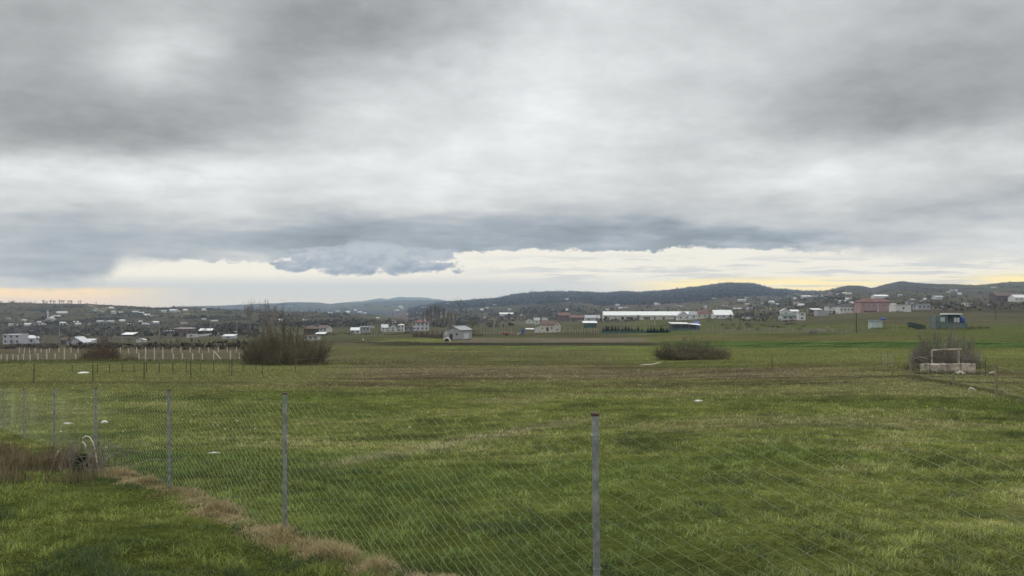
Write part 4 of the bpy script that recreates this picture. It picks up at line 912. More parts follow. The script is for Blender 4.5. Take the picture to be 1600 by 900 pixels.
for px in list(np.arange(508, 668, 9)):
    bush_at(px + rr(-4, 4), rr(520, 524), rr(10, 18), rr(4, 7), 'bush in the hedge in front of the white row of houses', 'hedge bushes by the white row')
for px in [655, 664, 672, 680, 688, 694]:
    bush_at(px, rr(527, 529.5), rr(16, 24), rr(13, 17), 'red brown bush thicket standing beside the grey block shed', 'thicket beside the block shed', q=1)
for px in [735, 742, 748, 754]: bush_at(px, 525, 12, rr(7, 12), 'grey green bush on the far side of the block shed', 'bushes beyond the block shed', q=3)
for px in np.arange(556, 650, 10): bush_at(px + rr(-3, 3), rr(535, 537), rr(16, 26), rr(4, 7), 'low dark bush on the ditch bank beyond the meadow', 'bushes on the ditch bank', q=2)
for px in list(np.arange(450, 800, 13)): tree_at(px + rr(-6, 6), rr(503, 511), rr(7, 14), 'bare tree in the brown belt of the plain', 'bare trees of the plain', wf=1.5)
for px in list(np.arange(800, 1000, 14)): tree_at(px + rr(-5, 5), rr(497, 503), rr(6, 11), 'bare tree around the red brick houses', 'bare trees near the brick houses', wf=1.4)
for px in list(np.arange(1100, 1230, 8)): tree_at(px + rr(-4, 4), rr(487, 500), rr(8, 16), 'bare tree in the scrub behind the vans', 'bare trees behind the vans', wf=1.3)
for px in [1412, 1415, 1262, 1266, 1340, 1338, 1456, 1497, 1502, 1520, 1528, 1534, 1541, 1556, 1549, 1448, 1430, 1480, 1516, 1580, 1566]:
    tree_at(px + rr(-2, 2), rr(474, 487), rr(9, 17), 'bare tree between the houses of the right slope', 'bare trees of the farmed slope', wf=1.2)
for px in list(np.arange(1320, 1590, 13)): bush_at(px + rr(-6, 6), rr(476, 489) - (px > 1400) * 6, rr(10, 22), rr(4, 8), 'dark bush in the field hedges of the right slope', 'hedge bushes of the farmed slope')
for px in [1518, 1530, 1541]: bush_at(px, 513.5, 12, rr(7, 11), 'low bush beside the blue tank', 'bushes beside the blue tank', q=2)
for px in [1462, 1468, 1458]: bush_at(px, 513, 14, rr(8, 12), 'grey bush in front of the green netting cabin', 'bushes by the green cabin', q=3)
for px in list(np.arange(1130, 1260, 9)): bush_at(px + rr(-3, 3), rr(506, 516), rr(8, 14), rr(4, 8), 'small brown shrub in the rough plot below the vans', 'shrubs of the rough plot', q=1)
for q in range(4):
    if ('b', q) not in first: print('unused', q)
# stakes of the vineyards
ps = thing('stake', 'thin stake', 'stake'); obj('pole', MB().tube([(0, 0, -.15), (0, 0, 1)], [.5, .4], 4), M['pole'], ps)
st_first = True
def stake(px, yb, h, lab, grp, r=.045, dark=False):
    global st_first
    X, D, Zg = at(px, yb); k = D / F
    o = ps if st_first else copy_tree(ps); st_first = False
    o.location = (X, D, Zg); w_ = max(r, .28 * k) * 2; o.scale = (w_, w_, h * k); o.rotation_euler = (rr(-.05, .05), rr(-.08, .08), 0); tag(o, lab, 'stake', grp)
for px in np.arange(752, 802, 4.6): stake(px + rr(-1, 1), rr(519, 523), rr(6, 10), 'pale stake of the vineyard between block shed and cream house', 'vineyard stakes near the block shed')
for px in np.arange(878, 938, 3.6): stake(px + rr(-1, 1), rr(518, 521.5), rr(6, 9), 'pale stake of the vineyard next to the cream house', 'vineyard stakes by the cream house')
for px in np.arange(556, 606, 4.8): stake(px + rr(-1, 1), rr(523, 527), rr(5, 9), 'pale stake in the plot before the white row', 'stakes before the white row')
for px in np.arange(1105, 1330, 7.5): stake(px + rr(-2, 2), rr(517, 523), rr(6, 12), 'grey stake of the wire fenced plot on the right of the nursery', 'stakes of the wire fenced plot')
for px in (1322, 1329, 1332, 1348, 1396, 1402): stake(px, 517.5, rr(8, 11), 'pale stake around the pale blue hut', 'stakes near the pale hut')
# nursery conifers
tc_ = thing('young_conifer', 'x', 'tree'); rg = random.Random(5); m = MB()
for i in range(420):
    z = .08 + .9 * rg.random() ** .9; a = rg.uniform(0, 6.283); r_ = .34 * (1 - z) * rg.uniform(.5, 1.1) + .02; ln = .16 * (1.15 - z)
    p = np.array([r_ * math.cos(a), r_ * math.sin(a), z]); o_ = np.array([math.cos(a), math.sin(a), .35]) * ln; s_ = np.array([-math.sin(a), math.cos(a), 0]) * ln * .45
    m.add([p - s_ - o_ * .4, p + s_ - o_ * .4, p + o_], [(0, 1, 2)])
obj('trunk', MB().tube([(0, 0, -.1), (0, 0, .9)], [.035, .01], 5), M['bark'], tc_); obj('needle_crown', m, M['conifer'], tc_)
for i, px in enumerate([943, 948, 951, 957, 962, 967, 973, 978, 983, 988, 993, 998, 1004, 1013.5, 1018, 1023, 1028, 1034, 1038, 1043]):
    o = tc_ if i == 0 else copy_tree(tc_); X, D, Zg = at(px, 520.3); k = D / F; h = rr(8.5, 13) * k
    o.location = (X, D + 1.2, Zg); o.scale = (h * .9, h * .9, h); o.rotation_euler = (0, 0, rr(0, 6)); tag(o, 'small dark conifer in the row behind the green shade net', 'tree', 'young conifers of the nursery')

# ------------------------------------------------------------------ far scrub: hedgerow brush on the slopes and plain, one mass
V_, F_, C_ = [], [], []
def scrub_pts(n, pxa, pxb, fn_d, size, dens):
    px = RNG.uniform(pxa, pxb, n); d = fn_d(n); z = top_z(px, d); x = (px - 800) / F * d; keep = dens(px, x, d, z); return px[keep], x[keep], d[keep], z[keep]
def add_scrub(x, y, z, size, hgt, cols, per=9):
    n = len(x); k = per
    ox = RNG.normal(0, .42, (n, k)) * size[:, None]; oy = RNG.normal(0, .42, (n, k)) * size[:, None]; oz = np.abs(RNG.normal(.35, .3, (n, k))) * hgt[:, None]
    cx, cy, cz = x[:, None] + ox, y[:, None] + oy, z[:, None] + oz
    base = sum(len(v) for v in V_)
    tri = RNG.normal(0, .28, (n, k, 3, 3)); tri[..., 0] *= size[:, None, None]; tri[..., 1] *= size[:, None, None]; tri[..., 2] *= hgt[:, None, None] * 1.2
    P = tri + np.stack([cx, cy, cz], -1)[:, :, None, :]
    V_.append(P.reshape(-1, 3)); F_.append(base + np.arange(n * k * 3).reshape(-1, 3)); C_.append(np.repeat(cols, k * 3, 0))
logd = lambda a, b: (lambda n: np.exp(RNG.uniform(math.log(a), math.log(b), n)))
def scols(n): return ramp3(RNG.random(n), [(.050, .040, .029), (.078, .060, .044), (.060, .052, .034), (.100, .079, .058)])
def hedge(sc_, lx, ly, ang, s, wd):
    def f(px, x, d, z):
        fid, e = field_id(x + 40 * sc_ * (fbm(x / 300, d / 300, 3, 7) - .5) * 2, d + 60 * sc_ * (fbm(x / 260, d / 260, 3, 8) - .5) * 2, lx * sc_, ly * sc_, ang, s)
        n = fbm(x / (60 * sc_), d / (60 * sc_), 4, 9); return ((e < wd * sc_) & (vhash(np.floor(x / 30), np.floor(d / 30), 3) > .35)) | (n > .66)
    return f
for n, a, b, fd, s0, h0, fn in [(15000, -150, 560, logd(720, 1520), 2.6, 2.6, hedge(1, 150, 60, .35, 50, 3)), (9000, 1150, 1760, logd(560, 2400), 2.8, 2.4, hedge(1, 150, 60, .35, 50, 3)),
                             (10000, 640, 1320, logd(1000, 3150), 4.5, 4.0, hedge(1.5, 150, 60, .35, 50, 4)), (5000, 250, 760, logd(2200, 5000), 9, 5, hedge(2.6, 150, 60, .35, 50, 4))]:
    px, x, d, z = scrub_pts(n, a, b, fd, s0, fn); m_ = len(x); f_ = RNG.uniform(.5, 1.4, m_); add_scrub(x, d, z, s0 * f_, h0 * f_, scols(m_), 7)
# forest on the ridge
px = RNG.uniform(640, 1330, 15000); d = np.exp(RNG.uniform(math.log(1700), math.log(3215), 15000)); z = top_z(px, d); yi = HZ - F * z / d
low = np.interp(px, [640, 700, 760, 800, 900, 960, 1050, 1150, 1300], [500, 484, 480, 478, 472, 482, 478, 463, 462]); kp = (yi < low) & (np.abs(z - hill_z('forest', px, d)) < 1)
px, d, z = px[kp], d[kp], z[kp]; nn = len(px); add_scrub((px - 800) / F * d, d, z, RNG.uniform(3.5, 8, nn), RNG.uniform(3, 6, nn), ramp3(RNG.random(nn), [(.044, .038, .037), (.066, .055, .052), (.088, .070, .066)]), 7)
# brushy belts of the valley floor
def belt(n, pa, pb, ya, yb, s0, h0):
    x_, y_, z_ = [], [], []
    for _ in range(n):
        p = RNG.uniform(pa, pb); yy = RNG.uniform(ya, yb); X, D, Zg = at(p, yy); x_.append(X); y_.append(D); z_.append(Zg)
    f_ = RNG.uniform(.5, 1.4, n); add_scrub(np.array(x_), np.array(y_), np.array(z_), s0 * f_, h0 * f_, scols(n), 10)
belt(420, 0, 400, 513, 527, 3.2, 2.6); belt(300, 400, 800, 501, 512, 3.6, 2.8); belt(170, 0, 390, 541, 546, 1.6, 1.3); belt(220, 1100, 1245, 488, 503, 1.5, 1.4); belt(160, 780, 1000, 496, 503, 3, 2.2)
belt(110, 1340, 1600, 474, 484, 2.0, 1.5)
o = raw('hedgerow_scrub', np.concatenate(V_), np.concatenate(F_), M['scrub'], cols=np.concatenate(C_)); tag(o, kind='stuff')

# ------------------------------------------------------------------ fences
def chain_fence():
    P = [(4.75, 2.85, .0, 1.5, 0), (.53, 4.72, 0, 1.5, .01), (-2.425, 8.2, 0, 1.5, 0), (-5.04, 11.3, 0, 1.45, .006), (-8.02, 14.8, 0, 1.45, 0), (-11.08, 18.6, 0, 1.46, 0), (-14.16, 22.3, 0, 1.46, .01), (-17.2, 26.0, 0, 1.46, 0), (-20.3, 29.7, 0, 1.46, 0)]
    Pz = [(x, y, float(ground_z(x, y))) for x, y, *_ in P]
    t = thing('chain_link_fence', 'chain link fence on grey steel posts crossing the near meadow', 'fence', Pz[1]); o = np.array(Pz[1])
    for (x, y, z), (_, _, _, h, ln) in zip(Pz, P):
        b = np.array((x, y, z)) - o; r = .0215; tp = b + np.array([-ln * h * 1.3, 0, h])
        p = obj('post', MB().tube([b - [0, 0, .4], tp], r, 14), M['galv'], t, False)
        obj('cap', MB().lathe([(r + .003, -.012), (r + .005, .004), (r * .7, .010)], 14), M['rust'], p).location = tp
        if len(p.children): pass
        q = MB()
        for zz in (.55, h - .13): q.tube([b + (tp - b) * (zz / h) + [r * math.cos(a) * 1.18, r * math.sin(a) * 1.18, .004 * math.sin(3 * a)] for a in np.linspace(0, 6.0, 9)], .0022, 4)
        obj('tie_wire', q, M['galv'], p)
    for i in range(len(Pz) - 1):
        a, b = np.array(Pz[i]), np.array(Pz[i + 1]); ln = np.linalg.norm((b - a)[:2]); dr = (b - a)[:2] / ln; nrm = np.array([-dr[1], dr[0]])
        H = 1.40; kk = .52; pitch = .165; m = MB(); g_ = np.random.default_rng(50 + i)
        def pt(s, h, off):
            f = s / ln; base = a + (b - a) * f; sag = .035 * math.sin(math.pi * f) + .02 * math.sin(s * 2.1 + i)
            bul = .05 * math.sin(math.pi * f) * math.sin(s * 1.3 + i) * math.sin(h * 2)
            return (base[0] - o[0] + nrm[0] * (off + bul), base[1] - o[1] + nrm[1] * (off + bul), base[2] - o[2] + h - sag * h / H + .03)
        for sg, rad in ((1, .0016), (-1, .0003)):
            s0 = -H / kk if sg > 0 else 0
            n = int((ln + H / kk) / pitch)
            for j in range(n):
                c = (s0 if sg > 0 else 0) + j * pitch + .4 * pitch
                pts = []
                for st_ in np.arange(0, H / kk + .001, pitch / 2):
                    s = c + st_ if sg > 0 else c - st_; h = st_ * kk
                    if 0 <= s <= ln: pts.append(pt(s + g_.normal(0, .006), h, (.006 if int(round(st_ / (pitch / 2))) % 2 else -.006)))
                if len(pts) > 1: m.tube(pts, rad, 3, False)
        obj('wire_mesh', m, M['wire'], t)
        m = MB()
        for hh in (H, .05): m.tube([pt(s, hh, 0) for s in np.linspace(0, ln, 14)], .0008, 3, False)
        obj('strand_wire', m, M['galv'], t)
    return t
chain_fence()
def post_fence(name, label, pts, mats, rad, wires=2, brace=(), cat='fence', wr=.006, square=False, fixed_h=None, lean=.03):
    """pts: (px, row of the foot, height in rows)"""
    W = []
    for px, yb, h in pts:
        X, D, Zg = at(px, yb); W.append((X, D, Zg, h * D / F))
    o = np.array(W[0][:3]); t = thing(name, label, cat, tuple(o)); g_ = random.Random(len(pts))
    for i, (x, y, z, h) in enumerate(W):
        b = np.array((x, y, z)) - o; tp = b + [g_.uniform(-lean, lean) * h, 0, h]
        obj('post', MB().tube([b - [0, 0, .3], tp], [rad, rad * .9], 4 if square else 6), mats[0], t)
        if i in brace: obj('brace', MB().tube([b + [.1, 0, h * .85], b + [h * .75, 0, .02]], rad * .7, 4), mats[0], t)
    if wires:
        m = MB()
        for i in range(len(W) - 1):
            a, b = W[i], W[i + 1]
            if abs(a[1] - b[1]) > 40: continue
            for q in range(wires):
                f = .25 + .7 * q / max(1, wires - 1); m.tube([np.array(a[:3]) - o + [0, 0, a[3] * f], np.array(b[:3]) - o + [0, 0, b[3] * f]], wr, 3, False)
        obj('fence_wire', m, mats[1], t)
    return t
n1 = [(2, 564, 10), (11, 564, 10), (20, 564, 10), (28.5, 564, 9.5), (36.5, 564, 11), (47, 564, 11), (59.5, 563.5, 11.5), (73, 563.5, 17.5), (86, 563, 11), (100.5, 563, 17), (118.5, 563, 10.5)]
n2 = [(217, 561.5, 10), (227.5, 563, 19), (241, 562.5, 14), (254.5, 562.5, 14), (271, 562.5, 10), (285, 562.5, 10.5), (301, 562.5, 10.5), (316, 562.5, 10.5), (334, 562, 15), (360, 562, 14), (374, 561, 10)]
post_fence('post_fence', 'near row of white concrete posts before the thorn bush', n1, (M['concrete'], M['galv']), .085, 2, square=True)
post_fence('post_fence', 'near row of white concrete posts between thorn bush and big bush, with one braced post', n2, (M['concrete'], M['galv']), .085, 2, brace=(8,), square=True)
f1 = [(30, 552, 8), (38, 552, 8), (46, 552, 8), (55, 551.5, 8), (64, 551.5, 7.5), (77, 551.5, 8), (92, 551.5, 8), (101, 551.5, 8), (111, 551.5, 8), (122, 551, 7.5)]
f2 = [(188, 552, 9), (201, 552, 8.5), (213.5, 552, 10), (227.5, 551.5, 9), (241, 551.5, 9), (254.5, 551.5, 9), (269, 551.5, 8), (282.5, 551, 8.5), (297, 551, 8), (311, 551, 8), (326, 551, 8), (341, 550.5, 8), (355, 550.5, 8), (369.5, 550.5, 8), (385, 550.5, 8)]
post_fence('post_fence', 'far row of short white concrete posts beyond the near row, before the thorn bush', f1, (M['concrete'], M['galv']), .10, 2, square=True)
post_fence('post_fence', 'far row of short white concrete posts running from the thorn bush behind the big bush', f2, (M['concrete'], M['galv']), .10, 2, square=True)
post_fence('wire_fence', 'thin dark iron post fence crossing the meadow below the white posts', [(-60, 606, 31), (52.5, 598, 30), (145.5, 596.5, 27), (225, 594, 27), (298.5, 591, 26), (362.5, 588, 24), (410, 585.5, 22), (462, 583, 20)], (M['darkpost'], M['darkpost']), .03, 3, wr=.004)
post_fence('wire_fence', 'farther row of thin dark posts behind the iron post fence', [(113, 582, 12), (152, 582, 12), (171, 582, 12), (191, 582, 14), (209.5, 582, 14), (229, 582, 16), (249, 582.5, 15), (270, 582, 15), (291, 581.5, 16), (313, 580, 14), (334, 581, 15), (358, 580.5, 15), (380, 580, 14), (400, 580, 13)], (M['darkpost'], M['darkpost']), .028, 2, wr=.004)
post_fence('wire_fence', 'old wire fence on thick leaning wooden posts beside the trough', [(1423, 593, 39), (1490, 600, 16), (1557, 620, 50), (1660, 655, 60)], (M['wood'], M['galv']), .06, 4, wr=.004, lean=.05)
post_fence('wire_fence', 'thin iron stakes carrying wire in front of the concrete trough', [(1423.5, 590, 30), (1453, 584.5, 30), (1501.5, 585.5, 27), (1540, 588, 26)], (M['darkpost'], M['galv']), .022, 3, wr=.004)
post_fence('wire_fence', 'short run of leaning grey stakes with netting near the wooden fence post', [(1378, 573, 24), (1387, 575, 24), (1398.5, 577, 28)], (M['paletwig'], M['galv']), .03, 5, wr=.006, lean=.1)
post_fence('wire_fence', 'thin stakes of the wire fence along the ditch by the meadow scrub', [(462, 583, 22), (500, 570, 11), (539, 567.5, 9), (602, 567, 10), (660, 566, 8)], (M['wood'], M['galv']), .035, 2, wr=.004)
t = post_fence('marker_stake', 'single thin dark stake standing alone in the meadow', [(1206.5, 580, 27)], (M['darkpost'], M['darkpost']), .02, 0, cat='stake')

# ------------------------------------------------------------------ trough and frame
X, D, Zg = at(1481, 583); k = D / F
t = thing('concrete_trough', 'long weathered concrete trough with a broken lip', 'trough', (X, D, Zg), R(4)); L2 = 40.5 * k; hh = 14.5 * k; g_ = random.Random(3)
n = 18; vs = []
for i in range(n + 1):
    a = -L2 + 2 * L2 * i / n; j = lambda s=.018: g_.uniform(-s, s); en = .10 if i in (0,) else 0
    vs += [(a + j(), -.32 + en + j(), -.1), (a + j(), -.36 + en + j(), hh * .45 + j()), (a + j(), -.35 + en + j(), hh + j(.03)), (a + j(), -.25 + j(), hh + .02 + j(.02)), (a, -.22, hh * .35), (a, .22, hh * .35), (a + j(), .26 + j(), hh + .01 + j(.02)), (a + j(), .36, hh + j(.02)), (a, .33, -.1)]
fs = [(i * 9 + q, i * 9 + q + 1, (i + 1) * 9 + q + 1, (i + 1) * 9 + q) for i in range(n) for q in range(8)]; fs = [tuple(reversed(f)) for f in fs]
fs += [tuple(range(9)), tuple(range(n * 9 + 8, n * 9 - 1, -1))]
obj('basin', MB().add(vs, fs), M['stone'], t)
obj('end_block', MB().box(-L2 + .02, -L2 + .3, -.2, .2, hh * .3, hh * .95), M['stone'], t)
for px, py, s_ in ((1499, 580, .22), (1493, 581, .16), (1505, 580.5, .13)):
    X2, D2, Z2 = at(px, 584.5); m = MB().lathe([(s_ * .8, -.05), (s_, s_ * .4), (s_ * .7, s_ * .9), (s_ * .2, s_ * 1.1)], 7)
    m.v = [(x + g_.uniform(-.03, .03), y + g_.uniform(-.03, .03), z) for x, y, z in m.v]; r_ = tag(obj('rubble_block', m, M['concrete']), 'pale rubble lump lying against the trough', 'rubble', 'rubble at the trough'); r_.location = (X2, D2 - .1, Z2)
X, D, Zg = at(1487, 577); k = D / F
t = thing('timber_frame', 'rectangular pale timber frame standing behind the trough', 'frame', (X + .1, D + .9, Zg), R(3)); k *= 1.02
for a in (-23, 20): obj('upright', MB().tube([(a * k, 0, -.2), ((a - .6) * k, .02, 28.5 * k)], .065, 6), M['stone'], t)
obj('upright', MB().tube([(24 * k, .5, -.2), (22 * k, .3, 28 * k)], .05, 6), M['wood'], t)
obj('crossbar', MB().tube([(-24 * k, 0, 28 * k), (-4 * k, .03, 29.2 * k), (23 * k, 0, 29.6 * k)], .07, 6), M['stone'], t)
obj('rail', MB().tube([(-44 * k, .1, 18 * k), (-30 * k, 0, 15 * k)], .05, 6), M['paletwig'], t)

# ------------------------------------------------------------------ litter, stones, canes
def flake(name, px, py, w, h, d, label, cat, m_='plastic', group=None, seed=0):
    X, D, Zg = at(px, py); g_ = random.Random(seed); n = 9; m = MB(); vs = []
    for r_, z in ((1, -.02), (.9, h * .6), (.45, h)):
        for i in range(n): a = 6.283 * i / n; q = r_ * g_.uniform(.75, 1.1); vs.append((w * q * math.cos(a), d * q * math.sin(a), z * g_.uniform(.7, 1.1) + .01))
    m.add(vs, [(i + r_ * n, (i + 1) % n + r_ * n, (i + 1) % n + (r_ + 1) * n, i + (r_ + 1) * n) for r_ in range(2) for i in range(n)] + [tuple(range(2 * n, 3 * n)), tuple(range(n - 1, -1, -1))])
    o = obj(name, m, M[m_]); o.location = (X, D, Zg); return tag(o, label, cat, group)
flake('plastic_sheet', 131, 583, .48, .09, .3, 'crumpled white plastic sheet lying behind the iron post fence', 'plastic sheet', seed=1)
flake('white_stone', 163, 661, .15, .07, .1, 'biggest white stone in the grass behind the chain link fence', 'stone', seed=2)
flake('plastic_scrap', 107, 662.5, .17, .04, .1, 'flat white scrap behind the second steel post of the fence', 'scrap', seed=3)
for i, (px, py) in enumerate([(100, 629), (143, 622), (166, 618.5), (183, 626), (93, 643), (138, 630), (303, 649), (398, 670.5), (340, 665), (333, 665), (352, 671), (192, 675), (165, 700), (371, 658), (604, 632), (590, 570), (640, 668), (408, 621), (299, 658), (95, 675), (370, 602), (100, 566.5)]):
    flake('white_stone', px, py, rr(.025, .05) * (1 if py > 600 else 1.6), .03, .03, 'small white stone or scrap scattered in the meadow grass', 'stone', group='white stones scattered in the meadow', seed=10 + i)
flake('plastic_scrap', 335, 709, .16, .03, .06, 'thin pale scrap in the grass beyond the third steel post', 'scrap', seed=60)
flake('plastic_scrap', 1091, 627, .22, .06, .1, 'pale scrap lying in mid meadow below the low wide bush', 'scrap', seed=61)
X, D, Zg = at(1018, 571); k = D / F
tag(obj('branch', MB().tube([(-16 * k, 0, .05), (-6 * k, .1, .06), (2 * k, 0, .10), (16 * k, .1, .32)], [.05, .07, .07, .03], 6), M['tube']), 'bleached white branch lying in front of the low wide bush', 'branch').location = (X, D, Zg)
X, D, Zg = at(1521, 611); k = D / F
tag(obj('branch', MB().tube([(-4.5 * k, .1, .05), (-4.8 * k, .1, 3.5 * k), (-2.5 * k, .1, 5 * k), (1 * k, 0, 3 * k), (4.5 * k, 0, -.02)], .035, 6), M['plastic']), 'bent white stick in the grass beyond the leaning fence post', 'stick').location = (X, D, Zg)
X, D, Zg = at(1552, 583.5); tag(obj('branch', MB().tube([(-.3, 0, .04), (0, .05, .1), (.3, 0, .06)], [.03, .04, .02], 6), M['plastic']), 'short white stick in the field beyond the trough', 'stick').location = (X, D, Zg)
flake('yellow_can', 527.5 + 40, 531.8, .3, .5, .3, 'small pale barrel alone in the field before the white row', 'barrel', m_='plastic', seed=70)
# bent pale cane and broken canes by the fence
X, D, Zg = at(155, 741); k = D / F
t = thing('bent_cane', 'pale bent pipe curling over like a hook by the fence', 'pipe', (X, D, Zg))
pts = [(0, 0, -.1), (-3, 0, 16), (-6, 0, 34), (-10, .0, 50), (-15, 0, 58), (-21, 0, 59.5), (-26, 0, 56), (-27, 0, 51), (-23, .0, 48), (-21, 0, 44), (-22, 0, 40)]
obj('pipe', MB().tube([(a * k, b, c * k) for a, b, c in pts], .011, 7), M['tube'], t, True)
for px, py, q, lab in ((82, 731, [(0, 0), (-2, 8), (2, 17), (6, 28)], 'pale broken cane leaning outward next to the fence'), (85, 735, [(0, 0), (-2, 14), (-4, 28)], 'dark broken cane crossing the pale one'),
                       (105, 733, [(0, 0), (-2, 12), (-1, 24), (3, 33)], 'upright broken cane between the pale one and the hooked pipe'), (111, 733, [(0, 0), (3, 8), (5, 13)], 'short snapped cane at the foot of the leafy clump')):
    X, D, Zg = at(px, py); k = D / F
    tag(obj('broken_cane', MB().tube([(a * k, .02 * i, c * k - .03) for i, (a, c) in enumerate(q)], .013, 6), M['tube' if 'pale' in lab[:5] else 'paletwig']), lab, 'cane').location = (X, D, Zg)
X, D, Zg = at(127, 741); k = D / F
t = thing('evergreen_shrub', 'small dark leafy clump beside the hooked pipe', 'shrub', (X, D, Zg)); m = MB(); g_ = random.Random(8)
for i in range(500):
    z = g_.random() ** .8; a = g_.uniform(0, 6.283); r_ = (.16 * math.sqrt(g_.random())) * (1.1 - .7 * z); p = np.array([r_ * math.cos(a), r_ * math.sin(a), z * .33]); d1 = np.array([g_.gauss(0, 1) for _ in range(3)]) * .022; d2 = np.array([g_.gauss(0, 1) for _ in range(3)]) * .012
    m.add([p - d1, p + d2, p + d1, p - d2], [(0, 1, 2, 3)])
obj('leaf_crown', m, M['evergreen'], t); obj('stem', MB().tube([(0, 0, -.1), (.02, 0, .3)], [.015, .006], 5), M['bark'], t)

# ------------------------------------------------------------------ grass
def blades(name, x, y, h, w, cols, m_, curl=.35, lean=None):
    n = len(x); z = ground_z(x, y) - .008
    a = RNG.uniform(0, 2 * np.pi, n); l = np.abs(RNG.normal(.35, .25, n)) * h if lean is None else lean
    la = RNG.uniform(0, 2 * np.pi, n); sx, sy = np.cos(a) * w / 2, np.sin(a) * w / 2
    V = np.empty((n, 4, 3), np.float32)
    V[:, 0] = np.stack([x - sx, y - sy, z], -1); V[:, 1] = np.stack([x + sx, y + sy, z], -1)
    mx, my = x + np.cos(la) * l * .35, y + np.sin(la) * l * .35
    V[:, 2] = np.stack([mx + sx * .8, my + sy * .8, z + h * .6], -1); V[:, 3] = np.stack([x + np.cos(la) * l, y + np.sin(la) * l, z + h * (1 - .15 * curl)], -1)
    V2 = np.concatenate([V, (np.stack([mx - sx * .8, my - sy * .8, z + h * .6], -1))[:, None]], 1)   # 5 verts: 0,1,2,3,4
    b = (np.arange(n) * 5)[:, None]
    Fq = np.concatenate([b + [0, 1, 2], b + [0, 2, 4], b + [4, 2, 3]], 0)
    o = raw(name, V2.reshape(-1, 3), Fq, m_, cols=np.repeat(cols, 5, 0)); return tag(o, kind='stuff')
N = 640000
d = np.exp(RNG.uniform(math.log(4.6), math.log(170), N)); px = RNG.uniform(-90, 1690, N)
kp = RNG.random(N) < np.interp(d, [30, 60, 170], [1, .75, .12]); d, px = d[kp], px[kp]; N = len(d); x = (px - 800) / F * d
zz = ground_z(x, d); yi = HZ - F * zz / d; ln = np.interp(px, [p for p, q in DRY_LINE], [q for p, q in DRY_LINE]); lawn = sst(yi, ln, ln + 12) * sst(px, 760, 640)
cl = fbm(x / .20, d / .24, 3, 90); c2 = fbm(x / 1.7, d / 1.7, 2, 91)
h = (.012 + .056 * sst(cl, .38, .7) + .015 * sst(c2, .45, .65)) * RNG.uniform(.55, 1.35, N) * np.interp(d, [8, 40, 170], [1, 1.5, 1.5])
w = .0042 + .00046 * d
c = ground_col(x, d, zz, False); c = c * (RNG.uniform(.5, 1.7, N) * (.45 + 1.15 * sst(cl, .34, .66)))[:, None] * 1.72
dry = RNG.random(N) < .07 * (1 - .7 * lawn); clv = sst(fbm(x / .8, d / .6, 3, 94), .60, .68) * sst(d, 40, 25) * .7; c = blend(c, clv, A(.045, .075, .030)); c[dry] = A(.25, .21, .10) * RNG.uniform(.6, 1.2, dry.sum())[:, None]
c[:, 2] *= 1.35; c[:, 1] *= .97; blades('meadow_grass', x, d, h, w, c, M['blade'], lean=np.abs(RNG.normal(.7, .4, N)) * h)
# dry grass along the foot of the fence
L_ = [at(p, q)[:2] for p, q in DRY_LINE]; L_ = np.array(L_); sg = np.linalg.norm(np.diff(L_, axis=0), axis=1); cum_ = np.concatenate([[0], np.cumsum(sg)])
N = 50000; s = RNG.uniform(0, 1, N) ** 1.25; s = cum_[-1] * (1 - s)
lx = np.interp(s, cum_, L_[:, 0]); ly = np.interp(s, cum_, L_[:, 1]); th = RNG.normal(0, 1, N)
wid = (.14 + .10 * fbm(s / .6, s * 0, 2, 71)) * np.interp(s, [0, cum_[-1] * .45, cum_[-1]], [1.5, .85, .65]); x = lx + th * wid * .75; y = ly + th * wid * .75 + .08
px = 800 + F * x / y; cl = fbm(x / .4, y / .4, 3, 72); keep = (cl > .10 + .20 * RNG.random(N)) & (y > 4.3); x, y, px, cl, th = x[keep], y[keep], px[keep], cl[keep], th[keep]; n = len(x)
h = (.04 + .12 * sst(cl, .4, .75)) * RNG.uniform(.5, 1.2, n) * np.exp(-th ** 2 / 3); w = .0042 + .0003 * y
c = ramp3(RNG.random(n) * .7 + (fbm(x / .9, y / .9, 2, 73) - .5) + .15, [(.17, .14, .07), (.36, .295, .155), (.52, .43, .255), (.27, .215, .115)])
blades('dry_grass', x, y, h, w, c, M['blade'], lean=np.abs(RNG.normal(.6, .3, n)) * h)
# tall reddish dead weeds at the far left of the fence
N = 15000; px = RNG.uniform(-90, 150, N); yy = RNG.normal(733, 12, N) - np.clip((100 - px) / 200, 0, 1) * 10; dd = np.empty(N)
zz = None; tab = np.linspace(9, 24, 300)
for b0 in range(-90, 150, 8):
    q = (px >= b0) & (px < b0 + 8); yt = HZ - F * ground_z((b0 + 4 - 800) / F * tab, tab) / tab; dd[q] = np.interp(-yy[q], -yt, tab)
x = (px - 800) / F * dd; cl = fbm(x / .8, dd / .8, 3, 80); kp = cl > .47; x, dd, px, cl = x[kp], dd[kp], px[kp], cl[kp]; n = len(x)
h = (.10 + .42 * sst(cl, .4, .75)) * RNG.uniform(.4, 1.1, n) * np.interp(px, [-90, 60, 150], [1.15, .85, .5]); w = .004 + .0003 * dd
c = ramp3(RNG.random(n), [(.070, .054, .032), (.14, .105, .064), (.27, .215, .13), (.075, .085, .030)])
blades('dead_weeds', x, dd, h, w, c, M['blade'], lean=np.abs(RNG.normal(.3, .2, n)) * h)

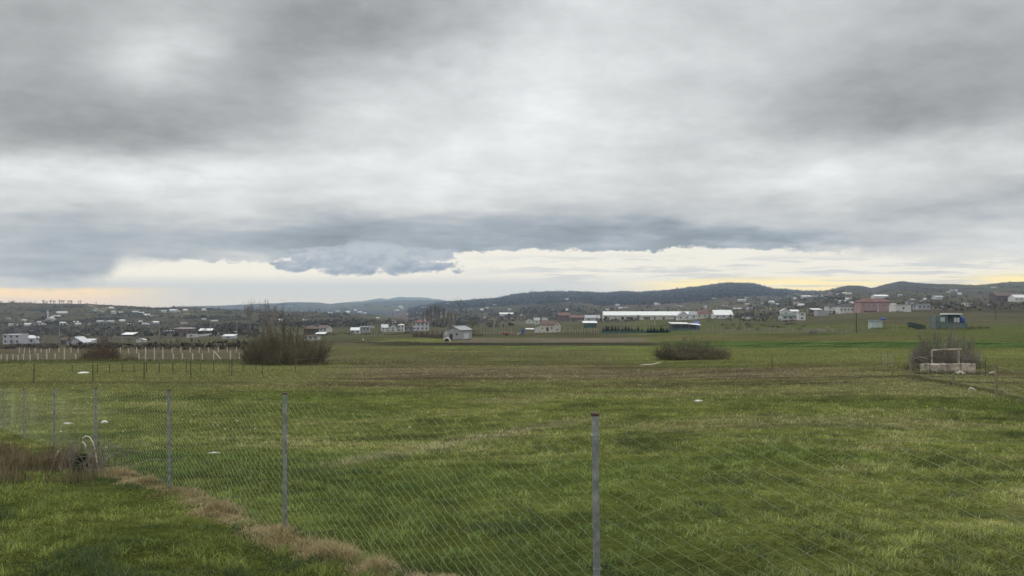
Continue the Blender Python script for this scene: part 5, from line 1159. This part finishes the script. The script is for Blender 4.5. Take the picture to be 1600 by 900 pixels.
X, D, Zg = at(140, 742); t = thing('dry_stalks', 'tangle of pale dry stalks around the hooked pipe', 'dry plant', (X, D, Zg)); g_ = random.Random(21); m = MB()
for i in range(60):
    a = g_.uniform(-.55, .75) * g_.random() ** .5; q = g_.uniform(-.12, .2); h = g_.uniform(.12, .62); l = g_.gauss(0, .22) ; e = g_.gauss(0, .15)
    m.tube([(a, q, -.03), (a + l * .3, q, h * .6), (a + l, q + e, h), (a + l * 1.6 + e, q + e, h * g_.uniform(.75, 1.05))], [.009, .007, .005, .003], 3, False)
obj('stalks', m, M['paletwig'], t)

# rank grass left standing round the trough, the posts and the bushes
bx, bd, bh, bw = [], [], [], []
for pa, pb, ya, yb, n, h0, sp in [(1428, 1532, 584.5, 584, 900, .28, .22), (1405, 1560, 586, 614, 700, .16, .5), (378, 514, 570, 569, 1200, .45, .8), (1030, 1136, 562.5, 561.5, 1000, .4, .8), (120, 196, 564, 563.5, 700, .4, .8), (1415, 1535, 577, 574, 700, .35, .8), (480, 660, 571, 567, 900, .35, 1.6), (1360, 1384, 514, 513.8, 160, .5, .8), (1463, 1520, 515.2, 514.8, 260, .6, .8), (692, 735, 533, 531, 260, .5, 1.0), (838, 882, 521, 520, 160, .6, 1.2), (0, 390, 564.5, 563.8, 1500, .3, .7)]:
    for i in range(7):
        f = (i + .5) / 7; X, D, Zg = at(pa + (pb - pa) * f, ya + (yb - ya) * f); X2, D2, _ = at(pa + (pb - pa) * f + (pb - pa) / 7, ya + (yb - ya) * (f + 1 / 7)); q = n // 7; u = RNG.uniform(-.5, .5, q)
        bx.append(X + (X2 - X) * u + RNG.normal(0, sp * .5, q)); bd.append(D + (D2 - D) * u + RNG.normal(0, sp, q)); bh.append(h0 * RNG.uniform(.3, 1.3, q)); bw.append(np.full(q, .006 + .00042 * D))
x, d, h, w = map(np.concatenate, (bx, bd, bh, bw)); n = len(x)
c = ramp3(RNG.random(n), [(.050, .058, .020), (.095, .100, .034), (.17, .145, .075), (.24, .195, .115)])
blades('rank_grass', x, d, h, w, c, M['blade'], lean=np.abs(RNG.normal(.4, .3, n)) * h)
